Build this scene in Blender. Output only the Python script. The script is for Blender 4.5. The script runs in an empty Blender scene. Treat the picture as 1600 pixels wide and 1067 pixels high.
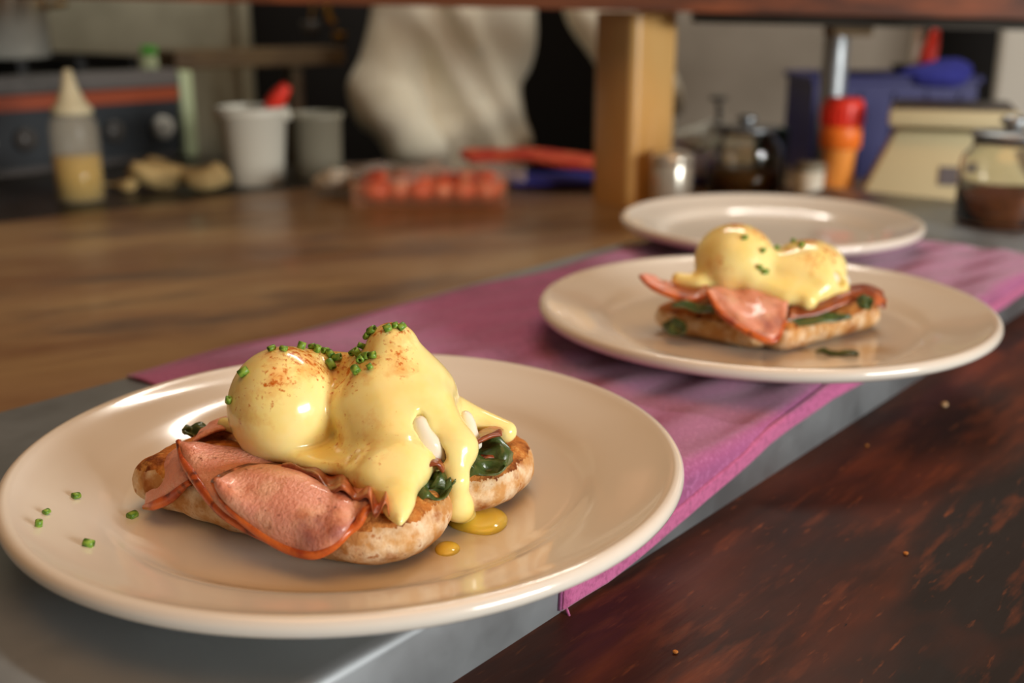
import bpy, bmesh, math, random
import numpy as np
from mathutils import Vector, Matrix

# ------------------------------------------------------------------ camera, light, exposure
scene = bpy.context.scene
COL = scene.collection
cam_d = bpy.data.cameras.new('camera')
cam = bpy.data.objects.new('camera', cam_d)
COL.objects.link(cam)
cam.location = (0, 0, .2515)
cam.rotation_euler = (math.radians(90 - 16.68), 0, 0)
cam_d.sensor_width = 36.0
cam_d.lens = 36.0 * 1750 / 1600
cam_d.clip_start = .02
cam_d.dof.use_dof = True
cam_d.dof.focus_distance = .47
cam_d.dof.aperture_fstop = 5.6
scene.camera = cam

world = bpy.data.worlds.new('kitchen_ambient')
scene.world = world
world.use_nodes = True
bg = world.node_tree.nodes['Background']
bg.inputs[0].default_value = (1.0, .84, .66, 1)
bg.inputs[1].default_value = .10

def area(name, loc, target, sx, sy, power, col):
    d = bpy.data.lights.new(name, 'AREA')
    d.shape = 'RECTANGLE'; d.size = sx; d.size_y = sy; d.energy = power; d.color = col
    o = bpy.data.objects.new(name, d); COL.objects.link(o)
    o.location = loc
    o.rotation_euler = (Vector(target) - Vector(loc)).to_track_quat('-Z', 'Y').to_euler()
    return o
area('window_light', (2.7, -1.5, .58), (.1, .9, .05), 1.5, .65, 112, (1.0, .985, .95))
area('warm_pass_lamp', (.1, .35, 1.25), (.05, .45, 0), 1.2, .9, 7.0, (1.0, .46, .14))
area('kitchen_tube_light', (.30, 2.0, 1.85), (-.1, 1.2, 0), 1.2, .12, 14, (1.0, .96, .86))
vs = scene.view_settings
vs.view_transform = 'Standard'; vs.look = 'None'; vs.gamma = 1.0; vs.use_curve_mapping = False
vs.exposure = 0.1

# ------------------------------------------------------------------ helpers
rnd = random.Random(7)
R = math.radians
ORG = {}

def lin(c):
    return tuple(((v/255)/12.92 if v/255 <= .04045 else ((v/255+.055)/1.055)**2.4) for v in c) + (1,)

def mat(name, col, rough=.5, metal=0.0, coat=0.0, layers=(), bump=None, sss=0.0, trans=0.0, ior=1.45,
        alpha=1.0, spec=.5, sheen=0.0, sss_r=(.01, .006, .003), rough_noise=None, rot=0.0):
    """Principled material; layers = (scale, detail, lo, hi, colour, stretch) noise masks laid over the base colour."""
    m = bpy.data.materials.new(name); m.use_nodes = True
    N, L = m.node_tree.nodes, m.node_tree.links
    b = N['Principled BSDF']
    b.inputs['Roughness'].default_value = rough
    b.inputs['Metallic'].default_value = metal
    b.inputs['Coat Weight'].default_value = coat
    b.inputs['Coat Roughness'].default_value = .06
    b.inputs['Transmission Weight'].default_value = trans
    b.inputs['IOR'].default_value = ior
    b.inputs['Alpha'].default_value = alpha
    b.inputs['Specular IOR Level'].default_value = spec
    b.inputs['Sheen Weight'].default_value = sheen
    if sss:
        b.inputs['Subsurface Weight'].default_value = sss
        b.inputs['Subsurface Radius'].default_value = sss_r
        b.inputs['Subsurface Scale'].default_value = 1.0
    tc = N.new('ShaderNodeTexCoord')
    def noise(scale, detail, stretch=(1, 1, 1), r=.55):
        m0 = N.new('ShaderNodeMapping'); m0.inputs['Rotation'].default_value = (0, 0, rot)
        L.new(tc.outputs['Object'], m0.inputs['Vector'])
        mp = N.new('ShaderNodeMapping'); mp.inputs['Scale'].default_value = stretch
        L.new(m0.outputs[0], mp.inputs['Vector'])
        n = N.new('ShaderNodeTexNoise'); n.inputs['Scale'].default_value = scale
        n.inputs['Detail'].default_value = detail; n.inputs['Roughness'].default_value = r
        L.new(mp.outputs[0], n.inputs['Vector'])
        return n.outputs['Fac']
    cur = None
    for ly in layers:
        sc, det, lo, hi, c = ly[:5]
        st = ly[5] if len(ly) > 5 else (1, 1, 1)
        mr = N.new('ShaderNodeMapRange'); mr.inputs['From Min'].default_value = lo; mr.inputs['From Max'].default_value = hi
        L.new(noise(sc, det, st), mr.inputs['Value'])
        fac = mr.outputs[0]
        mx = N.new('ShaderNodeMix'); mx.data_type = 'RGBA'
        L.new(fac, mx.inputs[0])
        if cur is None: mx.inputs[6].default_value = lin(col)
        else: L.new(cur, mx.inputs[6])
        mx.inputs[7].default_value = lin(c)
        cur = mx.outputs[2]
    if cur is None: b.inputs['Base Color'].default_value = lin(col)
    else: L.new(cur, b.inputs['Base Color'])
    if bump:
        bp = N.new('ShaderNodeBump'); bp.inputs['Strength'].default_value = bump[1]; bp.inputs['Distance'].default_value = bump[2]
        L.new(noise(bump[0], 4, bump[3] if len(bump) > 3 else (1, 1, 1)), bp.inputs['Height'])
        L.new(bp.outputs[0], b.inputs['Normal'])
    if rough_noise:
        mr = N.new('ShaderNodeMapRange'); mr.inputs['To Min'].default_value = rough_noise[1]; mr.inputs['To Max'].default_value = rough_noise[2]
        mr.inputs['From Min'].default_value = .35; mr.inputs['From Max'].default_value = .65
        L.new(noise(rough_noise[0], 5, rough_noise[3] if len(rough_noise) > 3 else (1, 1, 1)), mr.inputs['Value'])
        L.new(mr.outputs[0], b.inputs['Roughness'])
    m['_cur'] = 0
    return m

def height_mask_layer(m, axis_from, axis_to, scale, lo, hi, colour, attr='paprika'):
    """Mix a colour by noise where the mesh attribute says that spice was dusted."""
    N, L = m.node_tree.nodes, m.node_tree.links
    b = N['Principled BSDF']
    at_ = N.new('ShaderNodeAttribute'); at_.attribute_name = attr
    tc = N.new('ShaderNodeTexCoord')
    n = N.new('ShaderNodeTexNoise'); n.inputs['Scale'].default_value = scale; n.inputs['Detail'].default_value = 3; n.inputs['Roughness'].default_value = .6
    L.new(tc.outputs['Object'], n.inputs['Vector'])
    mr = N.new('ShaderNodeMapRange'); mr.inputs['From Min'].default_value = lo; mr.inputs['From Max'].default_value = hi
    ad = N.new('ShaderNodeMath'); ad.operation = 'MULTIPLY_ADD'; ad.inputs[1].default_value = axis_from; 
    L.new(at_.outputs['Fac'], ad.inputs[0]); L.new(n.outputs['Fac'], ad.inputs[2])
    L.new(ad.outputs[0], mr.inputs['Value'])
    mx = N.new('ShaderNodeMix'); mx.data_type = 'RGBA'
    L.new(mr.outputs[0], mx.inputs[0])
    ip = b.inputs['Base Color']
    if ip.links: L.new(ip.links[0].from_socket, mx.inputs[6])
    else: mx.inputs[6].default_value = ip.default_value
    mx.inputs[7].default_value = lin(colour)
    L.new(mx.outputs[2], ip)

def tag(o, label=None, cat=None, group=None, kind=None):
    if label: o['label'] = label
    if cat: o['category'] = cat
    if group: o['group'] = group
    if kind: o['kind'] = kind
    return o

def thing(name, label, cat, loc, group=None, rz=0.0):
    o = bpy.data.objects.new(name, None); COL.objects.link(o)
    o.empty_display_size = .02
    o.location = loc; o.rotation_euler = (0, 0, rz)
    ORG[o] = np.array(loc, float)
    return tag(o, label, cat, group)

def add(name, VF, m, parent=None, loc=None, smooth=True, local=False):
    """Link one mesh. Vertices come in room coordinates (or local=True: relative to the parent)."""
    V, F = VF
    V = np.asarray(V, float).reshape(-1, 3)
    if local:
        org = np.zeros(3)
    elif parent is not None:
        org = ORG[parent]
    else:
        org = np.array(loc, float) if loc is not None else np.array([(V[:, 0].min()+V[:, 0].max())/2, (V[:, 1].min()+V[:, 1].max())/2, V[:, 2].min()])
    me = bpy.data.meshes.new(name)
    me.from_pydata((V - org).tolist(), [], [tuple(int(i) for i in f) for f in F])
    me.update()
    if smooth: me.shade_smooth()
    me.materials.append(m)
    o = bpy.data.objects.new(name, me); COL.objects.link(o)
    if parent is not None:
        o.parent = parent
        ORG[o] = ORG[parent]
    else:
        o.location = (0, 0, 0) if local else org
        ORG[o] = org
    return o

def autosmooth(o, ang=35):
    me = o.data
    bm = bmesh.new(); bm.from_mesh(me)
    for e in bm.edges:
        if len(e.link_faces) == 2 and e.calc_face_angle(0) > R(ang): e.smooth = False
    bm.to_mesh(me); bm.free()
    return o

def join(parts):
    V, F, n = [], [], 0
    for v, f in parts:
        v = np.asarray(v, float).reshape(-1, 3)
        V.append(v); F += [tuple(i+n for i in q) for q in f]; n += len(v)
    return np.concatenate(V), F

def lathe(prof, seg=48, c=(0, 0, 0), sx=1.0, sy=1.0):
    V, F = [], []
    for r, z in prof:
        for k in range(seg):
            a = 2*math.pi*k/seg
            V.append((c[0]+r*sx*math.cos(a), c[1]+r*sy*math.sin(a), c[2]+z))
    n = len(prof)
    for i in range(n-1):
        for k in range(seg):
            k2 = (k+1) % seg
            F.append((i*seg+k, i*seg+k2, (i+1)*seg+k2, (i+1)*seg+k))
    if prof[0][0] > 1e-6: F.append(tuple(range(seg))[::-1])
    if prof[-1][0] > 1e-6: F.append(tuple((n-1)*seg+k for k in range(seg)))
    return np.array(V), F

def box(c, s, rz=0.0, bevel=0.0, top=(1, 1), rx=0.0, seg=2):
    bm = bmesh.new(); bmesh.ops.create_cube(bm, size=1)
    for v in bm.verts:
        t = top if v.co.z > 0 else (1, 1)
        v.co = Vector((v.co.x*s[0]*t[0], v.co.y*s[1]*t[1], v.co.z*s[2]))
    if bevel: bmesh.ops.bevel(bm, geom=list(bm.edges), offset=bevel, segments=seg, affect='EDGES', profile=.5)
    bm.transform(Matrix.Translation(c) @ Matrix.Rotation(rz, 4, 'Z') @ Matrix.Rotation(rx, 4, 'X'))
    bm.verts.index_update()
    out = np.array([v.co[:] for v in bm.verts]), [tuple(v.index for v in f.verts) for f in bm.faces]
    bm.free()
    return out

def prism(poly, z0, z1):
    n = len(poly)
    V = [(x, y, z0) for x, y in poly] + [(x, y, z1) for x, y in poly]
    F = [tuple(range(n))[::-1], tuple(range(n, 2*n))] + [(i, (i+1) % n, n+(i+1) % n, n+i) for i in range(n)]
    return np.array(V, float), F

def catmull(P, n):
    P = np.asarray(P, float); m = len(P)
    if m == 2:
        t = np.linspace(0, 1, n)[:, None]; return P[0]*(1-t)+P[1]*t
    Q = np.vstack([2*P[0]-P[1], P, 2*P[-1]-P[-2]])
    out = []
    for s in np.linspace(0, m-1, n):
        i = min(int(s), m-2); t = s-i
        a, b, c, d = Q[i:i+4]
        out.append(.5*((2*b)+(c-a)*t+(2*a-5*b+4*c-d)*t*t+(3*b-a-3*c+d)*t**3))
    return np.array(out)

def tube(P, rad, seg=10, n=None, flat=1.0):
    P = catmull(P, n) if n else np.asarray(P, float)
    if np.isscalar(rad): rad = [rad]*len(P)
    rad = np.interp(np.linspace(0, 1, len(P)), np.linspace(0, 1, len(rad)), rad)
    V, F = [], []
    ref = None
    for i in range(len(P)):
        t = Vector(P[min(i+1, len(P)-1)]-P[max(i-1, 0)]).normalized()
        if ref is None:
            ref = Vector((0, 0, 1)) if abs(t.z) < .9 else Vector((1, 0, 0))
        u = (ref - t*ref.dot(t)).normalized(); ref = u
        w = t.cross(u)
        for k in range(seg):
            a = 2*math.pi*k/seg
            V.append(Vector(P[i]) + (u*math.cos(a)*flat + w*math.sin(a))*rad[i])
    for i in range(len(P)-1):
        for k in range(seg):
            k2 = (k+1) % seg
            F.append((i*seg+k, i*seg+k2, (i+1)*seg+k2, (i+1)*seg+k))
    F.append(tuple(range(seg))[::-1]); F.append(tuple((len(P)-1)*seg+k for k in range(seg)))
    return np.array([v[:] for v in V]), F

def sheet(rows, nu, nv, thick, ripple=0.0, seed=0, wave=None):
    """A thin folded slab through rows of points: interpolated both ways, given a thickness."""
    A = np.array([catmull(r, nu) for r in rows])
    G = np.array([catmull(A[:, i], nv) for i in range(nu)]).transpose(1, 0, 2)   # nv x nu x 3
    du = np.gradient(G, axis=1); dv = np.gradient(G, axis=0)
    N = np.cross(du, dv); N /= np.linalg.norm(N, axis=2, keepdims=True)+1e-12
    if ripple:
        g = np.random.default_rng(seed)
        d = np.zeros((nv, nu))
        uu, vv = np.meshgrid(np.linspace(0, 1, nu), np.linspace(0, 1, nv))
        for k in range(9):
            f = g.uniform(3, 16, 2)*g.choice([-1, 1], 2)
            d += np.sin(uu*f[0]+vv*f[1]+g.uniform(0, 6.28))/(2+np.abs(f).mean()*.35)
        G = G + N*(d*ripple)[..., None]
    uu, vv = np.meshgrid(np.linspace(0, 1, nu), np.linspace(0, 1, nv))
    if wave: G = G + N*(wave[0]*np.sin(uu*wave[1]+vv*1.5)*np.clip(uu-wave[2], 0, 1)*1.6)[..., None]
    th = thick*np.clip(np.minimum(np.minimum(uu, 1-uu)*12, np.minimum(vv, 1-vv)*8)+.35, 0, 1)
    T = (G+N*th[..., None]*.5).reshape(-1, 3); B = (G-N*th[..., None]*.5).reshape(-1, 3)
    n = nu*nv; F = []
    for j in range(nv-1):
        for i in range(nu-1):
            a = j*nu+i
            F.append((a, a+1, a+nu+1, a+nu)); F.append((n+a, n+a+nu, n+a+nu+1, n+a+1))
    ring = [i for i in range(nu)] + [j*nu+nu-1 for j in range(1, nv)] + [(nv-1)*nu+i for i in range(nu-2, -1, -1)] + [j*nu for j in range(nv-2, 0, -1)]
    for k in range(len(ring)):
        a, b = ring[k], ring[(k+1) % len(ring)]
        F.append((a, n+a, n+b, b))
    return np.concatenate([T, B]), F

# --- signed-distance modelling: fields on a grid, skinned with surface nets
def nets(fn, lo, hi, h):
    ax = [np.arange(lo[i], hi[i]+h, h) for i in range(3)]
    X, Y, Z = np.meshgrid(*ax, indexing='ij')
    v = fn(X, Y, Z)
    s = v < 0
    n = np.array(v.shape)-1
    acc = np.zeros(tuple(n)+(3,)); cnt = np.zeros(tuple(n))
    base = np.stack(np.meshgrid(*[np.arange(k) for k in n], indexing='ij'), -1).astype(float)
    corners = [(a, b, c) for a in (0, 1) for b in (0, 1) for c in (0, 1)]
    def sl(a): return v[a[0]:a[0]+n[0], a[1]:a[1]+n[1], a[2]:a[2]+n[2]]
    for a in corners:
        for d in range(3):
            if a[d]: continue
            b = list(a); b[d] = 1
            va, vb = sl(a), sl(b)
            m = (va < 0) != (vb < 0)
            t = np.where(m, va/np.where(m, va-vb, 1), 0)
            for k in range(3):
                acc[..., k] += np.where(m, a[k] + (t if k == d else 0), 0)
            cnt += m
    mask = cnt > 0
    idx = -np.ones(tuple(n), int); idx[mask] = np.arange(mask.sum())
    V = (base[mask]+acc[mask]/cnt[mask][:, None])*h + np.array([a[0] for a in ax])
    F = []
    for d in range(3):
        e, f = (d+1) % 3, (d+2) % 3
        sa = [slice(None)]*3; sb = [slice(None)]*3
        sa[d] = slice(0, -1); sb[d] = slice(1, None)
        A, B = s[tuple(sa)], s[tuple(sb)]
        I = np.argwhere(A != B)
        ok = (I[:, e] > 0) & (I[:, f] > 0) & (I[:, e] < n[e]) & (I[:, f] < n[f])
        I = I[ok]
        if not len(I): continue
        def cell(oe, of):
            J = I.copy(); J[:, e] += oe; J[:, f] += of
            return idx[J[:, 0], J[:, 1], J[:, 2]]
        q = np.stack([cell(-1, -1), cell(0, -1), cell(0, 0), cell(-1, 0)], 1)
        flip = ~A[I[:, 0], I[:, 1], I[:, 2]]
        q[flip] = q[flip][:, ::-1]
        F.append(q)
    F = np.concatenate(F)
    return V, F.tolist()

def smin(a, b, k):
    h = np.clip(.5+.5*(b-a)/k, 0, 1)
    return b*(1-h)+a*h-k*h*(1-h)
def smax(a, b, k): return -smin(-a, -b, k)
def ell(X, Y, Z, c, r):
    x, y, z = X-c[0], Y-c[1], Z-c[2]
    k0 = np.sqrt((x/r[0])**2+(y/r[1])**2+(z/r[2])**2)
    k1 = np.sqrt((x/r[0]**2)**2+(y/r[1]**2)**2+(z/r[2]**2)**2)
    return k0*(k0-1)/(k1+1e-9)
def cap(X, Y, Z, a, b, ra, rb=None, sz=1.0):
    rb = ra if rb is None else rb
    a = np.array(a, float); b = np.array(b, float)
    d = b-a
    t = np.clip(((X-a[0])*d[0]+(Y-a[1])*d[1]+(Z-a[2])*d[2])/(d@d), 0, 1)
    return np.sqrt((X-a[0]-t*d[0])**2+(Y-a[1]-t*d[1])**2+((Z-a[2]-t*d[2])*sz)**2)-(ra+(rb-ra)*t)
def wav(X, Y, Z, freq, seed, n=7):
    g = np.random.default_rng(seed); o = 0
    for _ in range(n):
        d = g.normal(size=3); d /= np.linalg.norm(d); f = freq*g.uniform(.6, 1.6)
        o = o+np.sin((X*d[0]+Y*d[1]+Z*d[2])*f+g.uniform(0, 6.28))
    return o/n

def copy_tree(o, parent=None):
    c = o.copy(); COL.objects.link(c); c.parent = parent
    for ch in list(o.children): copy_tree(ch, c)
    return c

# ------------------------------------------------------------------ materials
D = np.array([.643, .766])            # the way the steel strip runs
DA = math.atan2(.766, .643)
M = {}
M['wood'] = mat('dark_stained_wood', (84, 40, 20), .5, spec=.22, rot=-DA, layers=[
    (6, 6, .44, .60, (46, 24, 16), (.6, 1.5, 1)), (17, 8, .52, .68, (112, 54, 24), (.4, 2.0, 1)),
    (4.5, 5, .50, .62, (36, 27, 23), (.7, 1.2, 1)), (42, 7, .56, .78, (116, 60, 30), (.4, 2.0, 1)),
    (120, 6, .62, .80, (140, 78, 40), (.4, 2.0, 1)), (190, 3, .72, .76, (24, 16, 13), (.6, 1.5, 1))],
    bump=(70, .18, .002, (.3, 2, 1)), rough_noise=(12, .38, .62, (.5, 1.5, 1)))
M['sheen_tinted_wood'] = mat('lit_tan_counter_wood', (126, 92, 60), .38, coat=.1, rot=-R(25), layers=[  # paler tan: light and sheen on the kitchen side, put into the wood colour
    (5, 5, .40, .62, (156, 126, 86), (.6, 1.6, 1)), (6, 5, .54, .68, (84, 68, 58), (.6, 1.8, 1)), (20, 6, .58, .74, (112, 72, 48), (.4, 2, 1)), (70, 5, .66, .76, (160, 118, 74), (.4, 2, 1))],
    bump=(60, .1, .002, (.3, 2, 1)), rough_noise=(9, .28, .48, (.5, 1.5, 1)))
M['steel'] = mat('brushed_steel', (160, 165, 168), .42, .88, rot=-DA, bump=(260, .05, .0006, (.05, 1, 1)), rough_noise=(14, .34, .52))
M['pot_steel'] = mat('polished_pot', (226, 222, 208), .24, .6)
M['dark_steel'] = mat('dark_steel', (72, 68, 62), .4, .8, rough_noise=(9, .3, .5))
M['cloth'] = mat('plum_cloth', (160, 84, 132), .92, sheen=.35, spec=.15, rot=-DA, layers=[
    (14, 5, .45, .66, (136, 70, 110)), (420, 3, .5, .7, (178, 104, 152))], bump=(900, .5, .0008))
M['hem'] = mat('cloth_hem', (190, 98, 144), .92, sheen=.4, spec=.15, layers=[(380, 3, .45, .7, (160, 78, 120))], bump=(900, .5, .0008))
M['ceramic'] = mat('white_glaze', (228, 222, 210), .16, coat=.5, spec=.5)
M['crumb'] = mat('bread_crust', (190, 136, 80), .85, spec=.2, layers=[
    (60, 5, .4, .6, (212, 166, 108)), (120, 7, .44, .70, (232, 214, 184)), (240, 4, .6, .72, (176, 112, 56)), (45, 4, .6, .7, (160, 96, 44))],
    bump=(330, .6, .0012))
M['toast'] = mat('toasted_crumb', (192, 122, 56), .75, spec=.25, layers=[(90, 6, .45, .62, (118, 60, 22)), (160, 5, .55, .7, (214, 158, 86))], bump=(420, .9, .0016))
M['sauce'] = mat('hollandaise', (250, 234, 160), .2, coat=.35, sss=.35, sss_r=(.006, .004, .0012), layers=[(50, 3, .45, .7, (247, 224, 136))])
height_mask_layer(M['sauce'], .45, 0, 130, .66, 1.1, (228, 166, 84))
height_mask_layer(M['sauce'], .36, 0, 420, .74, .90, (198, 104, 22))
M['eggwhite'] = mat('egg_white', (238, 232, 212), .25, coat=.3, sss=.4, sss_r=(.005, .005, .004))
M['yolk'] = mat('egg_yolk', (255, 226, 88), .14, coat=.5, sss=.25, sss_r=(.005, .003, .0006), layers=[(70, 3, .5, .7, (255, 232, 120))])
M['ham'] = mat('grilled_ham', (234, 162, 140), .3, coat=.28, sss=.2, sss_r=(.006, .0025, .0015), layers=[
    (70, 4, .45, .68, (240, 188, 158)), (52, 6, .48, .66, (184, 100, 58)), (30, 4, .57, .70, (158, 96, 92)), (240, 5, .64, .74, (128, 56, 24))],
    bump=(600, .8, .0009))
M['ham_crisp'] = mat('crisp_ham', (132, 62, 30), .3, coat=.35, layers=[
    (60, 5, .45, .64, (196, 110, 66)), (110, 5, .58, .7, (92, 36, 14))], bump=(320, .6, .001))
M['ham_char'] = mat('charred_ham', (92, 42, 20), .35, coat=.3, layers=[(220, 4, .45, .6, (168, 92, 54))], bump=(500, .6, .001))
M['rind'] = mat('ham_rind', (210, 104, 40), .3, coat=.4, layers=[(90, 4, .45, .66, (166, 62, 26)), (150, 4, .56, .7, (96, 38, 16))], bump=(500, .5, .0008))
M['spinach'] = mat('wilted_spinach', (66, 84, 38), .34, coat=.3, layers=[(160, 4, .5, .68, (88, 108, 54)), (90, 4, .55, .7, (30, 40, 20))], bump=(300, .6, .001))
M['chive'] = mat('chive', (132, 166, 62), .4, layers=[(500, 3, .42, .62, (84, 128, 40))])
M['crumb_dark'] = mat('pepper_speck', (60, 34, 16), .7)
M['red'] = mat('red_plastic', (236, 58, 40), .4)
M['orange'] = mat('orange_plastic', (246, 124, 40), .42)
M['white_plastic'] = mat('white_plastic', (214, 210, 194), .45)
M['grey_plastic'] = mat('grey_plastic', (132, 126, 108), .5)
M['cream_plastic'] = mat('cream_plastic', (214, 204, 164), .5)
M['blue'] = mat('blue_plastic', (34, 34, 100), .5)
M['bluecloth'] = mat('blue_towel', (62, 64, 150), .9, spec=.2)
M['redcloth'] = mat('red_towel', (190, 62, 44), .9, spec=.2, layers=[(30, 4, .5, .65, (214, 96, 60))])
M['lilac'] = mat('lilac_plastic', (150, 140, 150), .6)
M['teal'] = mat('teal_plastic', (24, 62, 62), .5)
M['green'] = mat('green_plastic', (70, 160, 48), .4)
M['palegreen'] = mat('pale_green_enamel', (176, 186, 146), .4)
M['panel'] = mat('slate_enamel', (46, 50, 54), .4)
M['stripe'] = mat('rust_red_enamel', (150, 66, 34), .45)
M['black'] = mat('black_iron', (14, 13, 12), .6)
M['grey_enamel'] = mat('grey_enamel', (96, 90, 86), .45, layers=[(9, 4, .5, .7, (76, 72, 68))])
M['knob'] = mat('pale_knob', (206, 202, 190), .35)
M['knob_dark'] = mat('dark_knob', (70, 66, 62), .4)
M['postwood'] = mat('varnished_post', (206, 166, 104), .3, coat=.4, layers=[(9, 4, .45, .7, (202, 152, 82), (1, 1, .2))])
M['shelfwood'] = mat('red_brown_shelf', (104, 60, 36), .5, layers=[(8, 5, .45, .65, (70, 40, 28), (.3, 1, 2)), (14, 5, .55, .7, (140, 76, 42), (.3, 1, 2))])
M['beam'] = mat('old_beam', (112, 92, 62), .65, layers=[(9, 5, .45, .65, (86, 68, 48), (.4, 1, 1))])
M['glass'] = mat('clear_glass', (245, 245, 238), .04, trans=1.0, ior=1.45)
M['film'] = mat('clear_film', (240, 232, 224), .15, alpha=.28, bump=(60, .6, .004))
M['tray'] = mat('clear_tray', (240, 170, 130), .25, alpha=.10, spec=.3)
M['oil'] = mat('oil', (200, 160, 4), .15)
M['softclear'] = mat('squeezy_plastic', (214, 208, 186), .3, alpha=.15)
M['nozzle'] = mat('nozzle', (204, 196, 162), .5)
M['amber'] = mat('amber_sauce', (234, 152, 70), .25, layers=[(20, 3, .45, .65, (244, 180, 112))])
M['preserve'] = mat('dark_preserve', (92, 58, 20), .2, layers=[(60, 4, .5, .65, (60, 36, 14))])
M['spice'] = mat('ground_spice', (140, 78, 38), .8, layers=[(70, 5, .5, .65, (108, 54, 26))], bump=(300, .6, .002))
M['meat'] = mat('raw_meat', (222, 92, 56), .35, layers=[(38, 4, .5, .64, (232, 150, 110)), (60, 4, .58, .7, (178, 54, 38))], bump=(90, .5, .003))
M['paper'] = mat('crumpled_brown_paper', (182, 158, 106), .8, layers=[(24, 4, .45, .65, (146, 124, 80))], bump=(70, .6, .004))
M['jacket'] = mat('cream_cotton', (226, 220, 200), .9, sheen=.15, spec=.2, layers=[(9, 4, .5, .7, (212, 204, 182))])
M['trouser'] = mat('black_cotton', (22, 20, 19), .9)
M['skin'] = mat('skin', (190, 134, 100), .5, sss=.1)
M['hair'] = mat('dark_hair', (34, 24, 18), .6)
M['eye'] = mat('eye', (235, 232, 226), .2)
M['lip'] = mat('lip', (160, 88, 76), .5)
M['wall'] = mat('grey_wall_paint', (150, 140, 126), .8, layers=[(4, 4, .45, .7, (132, 122, 108))])
M['dark_wall'] = mat('dark_wall', (30, 25, 21), .8)
M['hood'] = mat('dull_steel_panel', (170, 166, 144), .5, .3, layers=[(6, 4, .45, .7, (140, 136, 116))])
M['floor'] = mat('kitchen_floor', (70, 62, 54), .6, layers=[(6, 4, .45, .65, (54, 48, 42))])
M['fridge'] = mat('fridge_enamel', (214, 210, 198), .4)
M['display'] = mat('display_glass', (112, 108, 112), .25)
M['brass'] = mat('brass', (160, 120, 50), .35, .8)

# ------------------------------------------------------------------ the room
def struct(name, VF, m, smooth=False):
    o = add(name, VF, m, smooth=smooth); o['kind'] = 'structure'; return o
struct('floor', box((0, 1.2, -.925), (6.4, 7.0, .05)), M['floor'])
struct('wall_back', box((0, 3.55, .5), (6.4, .1, 2.8)), M['dark_wall'])
struct('wall_left', box((-3.05, 1.2, .5), (.1, 4.6, 2.8)), M['wall'])
struct('wall_right', box((.62, 2.56, .3), (.56, .08, 2.4)), M['wall'])

# ------------------------------------------------------------------ counter, steel strip, cloth
ctr = thing('wooden_counter', 'dark red-brown stained wooden counter carrying the plates', 'counter', (0, .9, -.9))
poly = [(-.35, -.5), (-1.15, .885), (-.62, 1.34), (-.28, 1.632), (.04, 1.905), (.45, 2.05), (1.6, 2.05), (1.6, -.5)]
split_a, split_b = (-.3867, .2103), (1.0, 1.862)
add('serving_board', prism([(-.35, -.5), (-.3867, .2103), (1.0, 1.862), (1.6, 2.05), (1.6, -.5)], -.045, 0), M['wood'], ctr, smooth=False)
add('kitchen_board', prism([(-.35, -.5), (-1.15, .885), (-.62, 1.34), (-.28, 1.632), (.04, 1.905), (.45, 2.05), (1.6, 2.05), (1.0, 1.862), (-.3867, .2103)], -.045, 0), M['sheen_tinted_wood'], ctr, smooth=False)  # counter split under the strip so this side carries the painted-in sheen
add('counter_base', prism([(x*.93+.03, y*.93+.06) for x, y in poly], -.9, -.046), M['shelfwood'], ctr, smooth=False)

O = np.array([-.03, .37]); Nv = np.array([.766, -.643])
def uv(u, v, z): p = O+D*u+Nv*v; return (p[0], p[1], z)
# raised steel strip: rounded right edge, folded sides
prof = [(-.338, 0), (-.338, .031), (-.3365, .0338), (-.334, .0345), (-.006, .0345), (-.003, .0339), (-.0008, .0322), (0, .0295), (0, 0)]
def strip_mesh(u0, u1):
    V = [uv(u, v, z) for u in (u0, u1) for v, z in prof]
    n = len(prof)
    F = [(i, n+i, n+i+1, i+1) for i in range(n-1)] + [tuple(range(n)), tuple(range(2*n-1, n-1, -1)), (0, n-1, 2*n-1, n)]
    return np.array(V), F
st = add('steel_strip', strip_mesh(-.55, 1.06), M['steel'], smooth=True)
autosmooth(st, 40)
tag(st, 'long raised stainless steel strip running diagonally under the plates', 'steel shelf')

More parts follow.
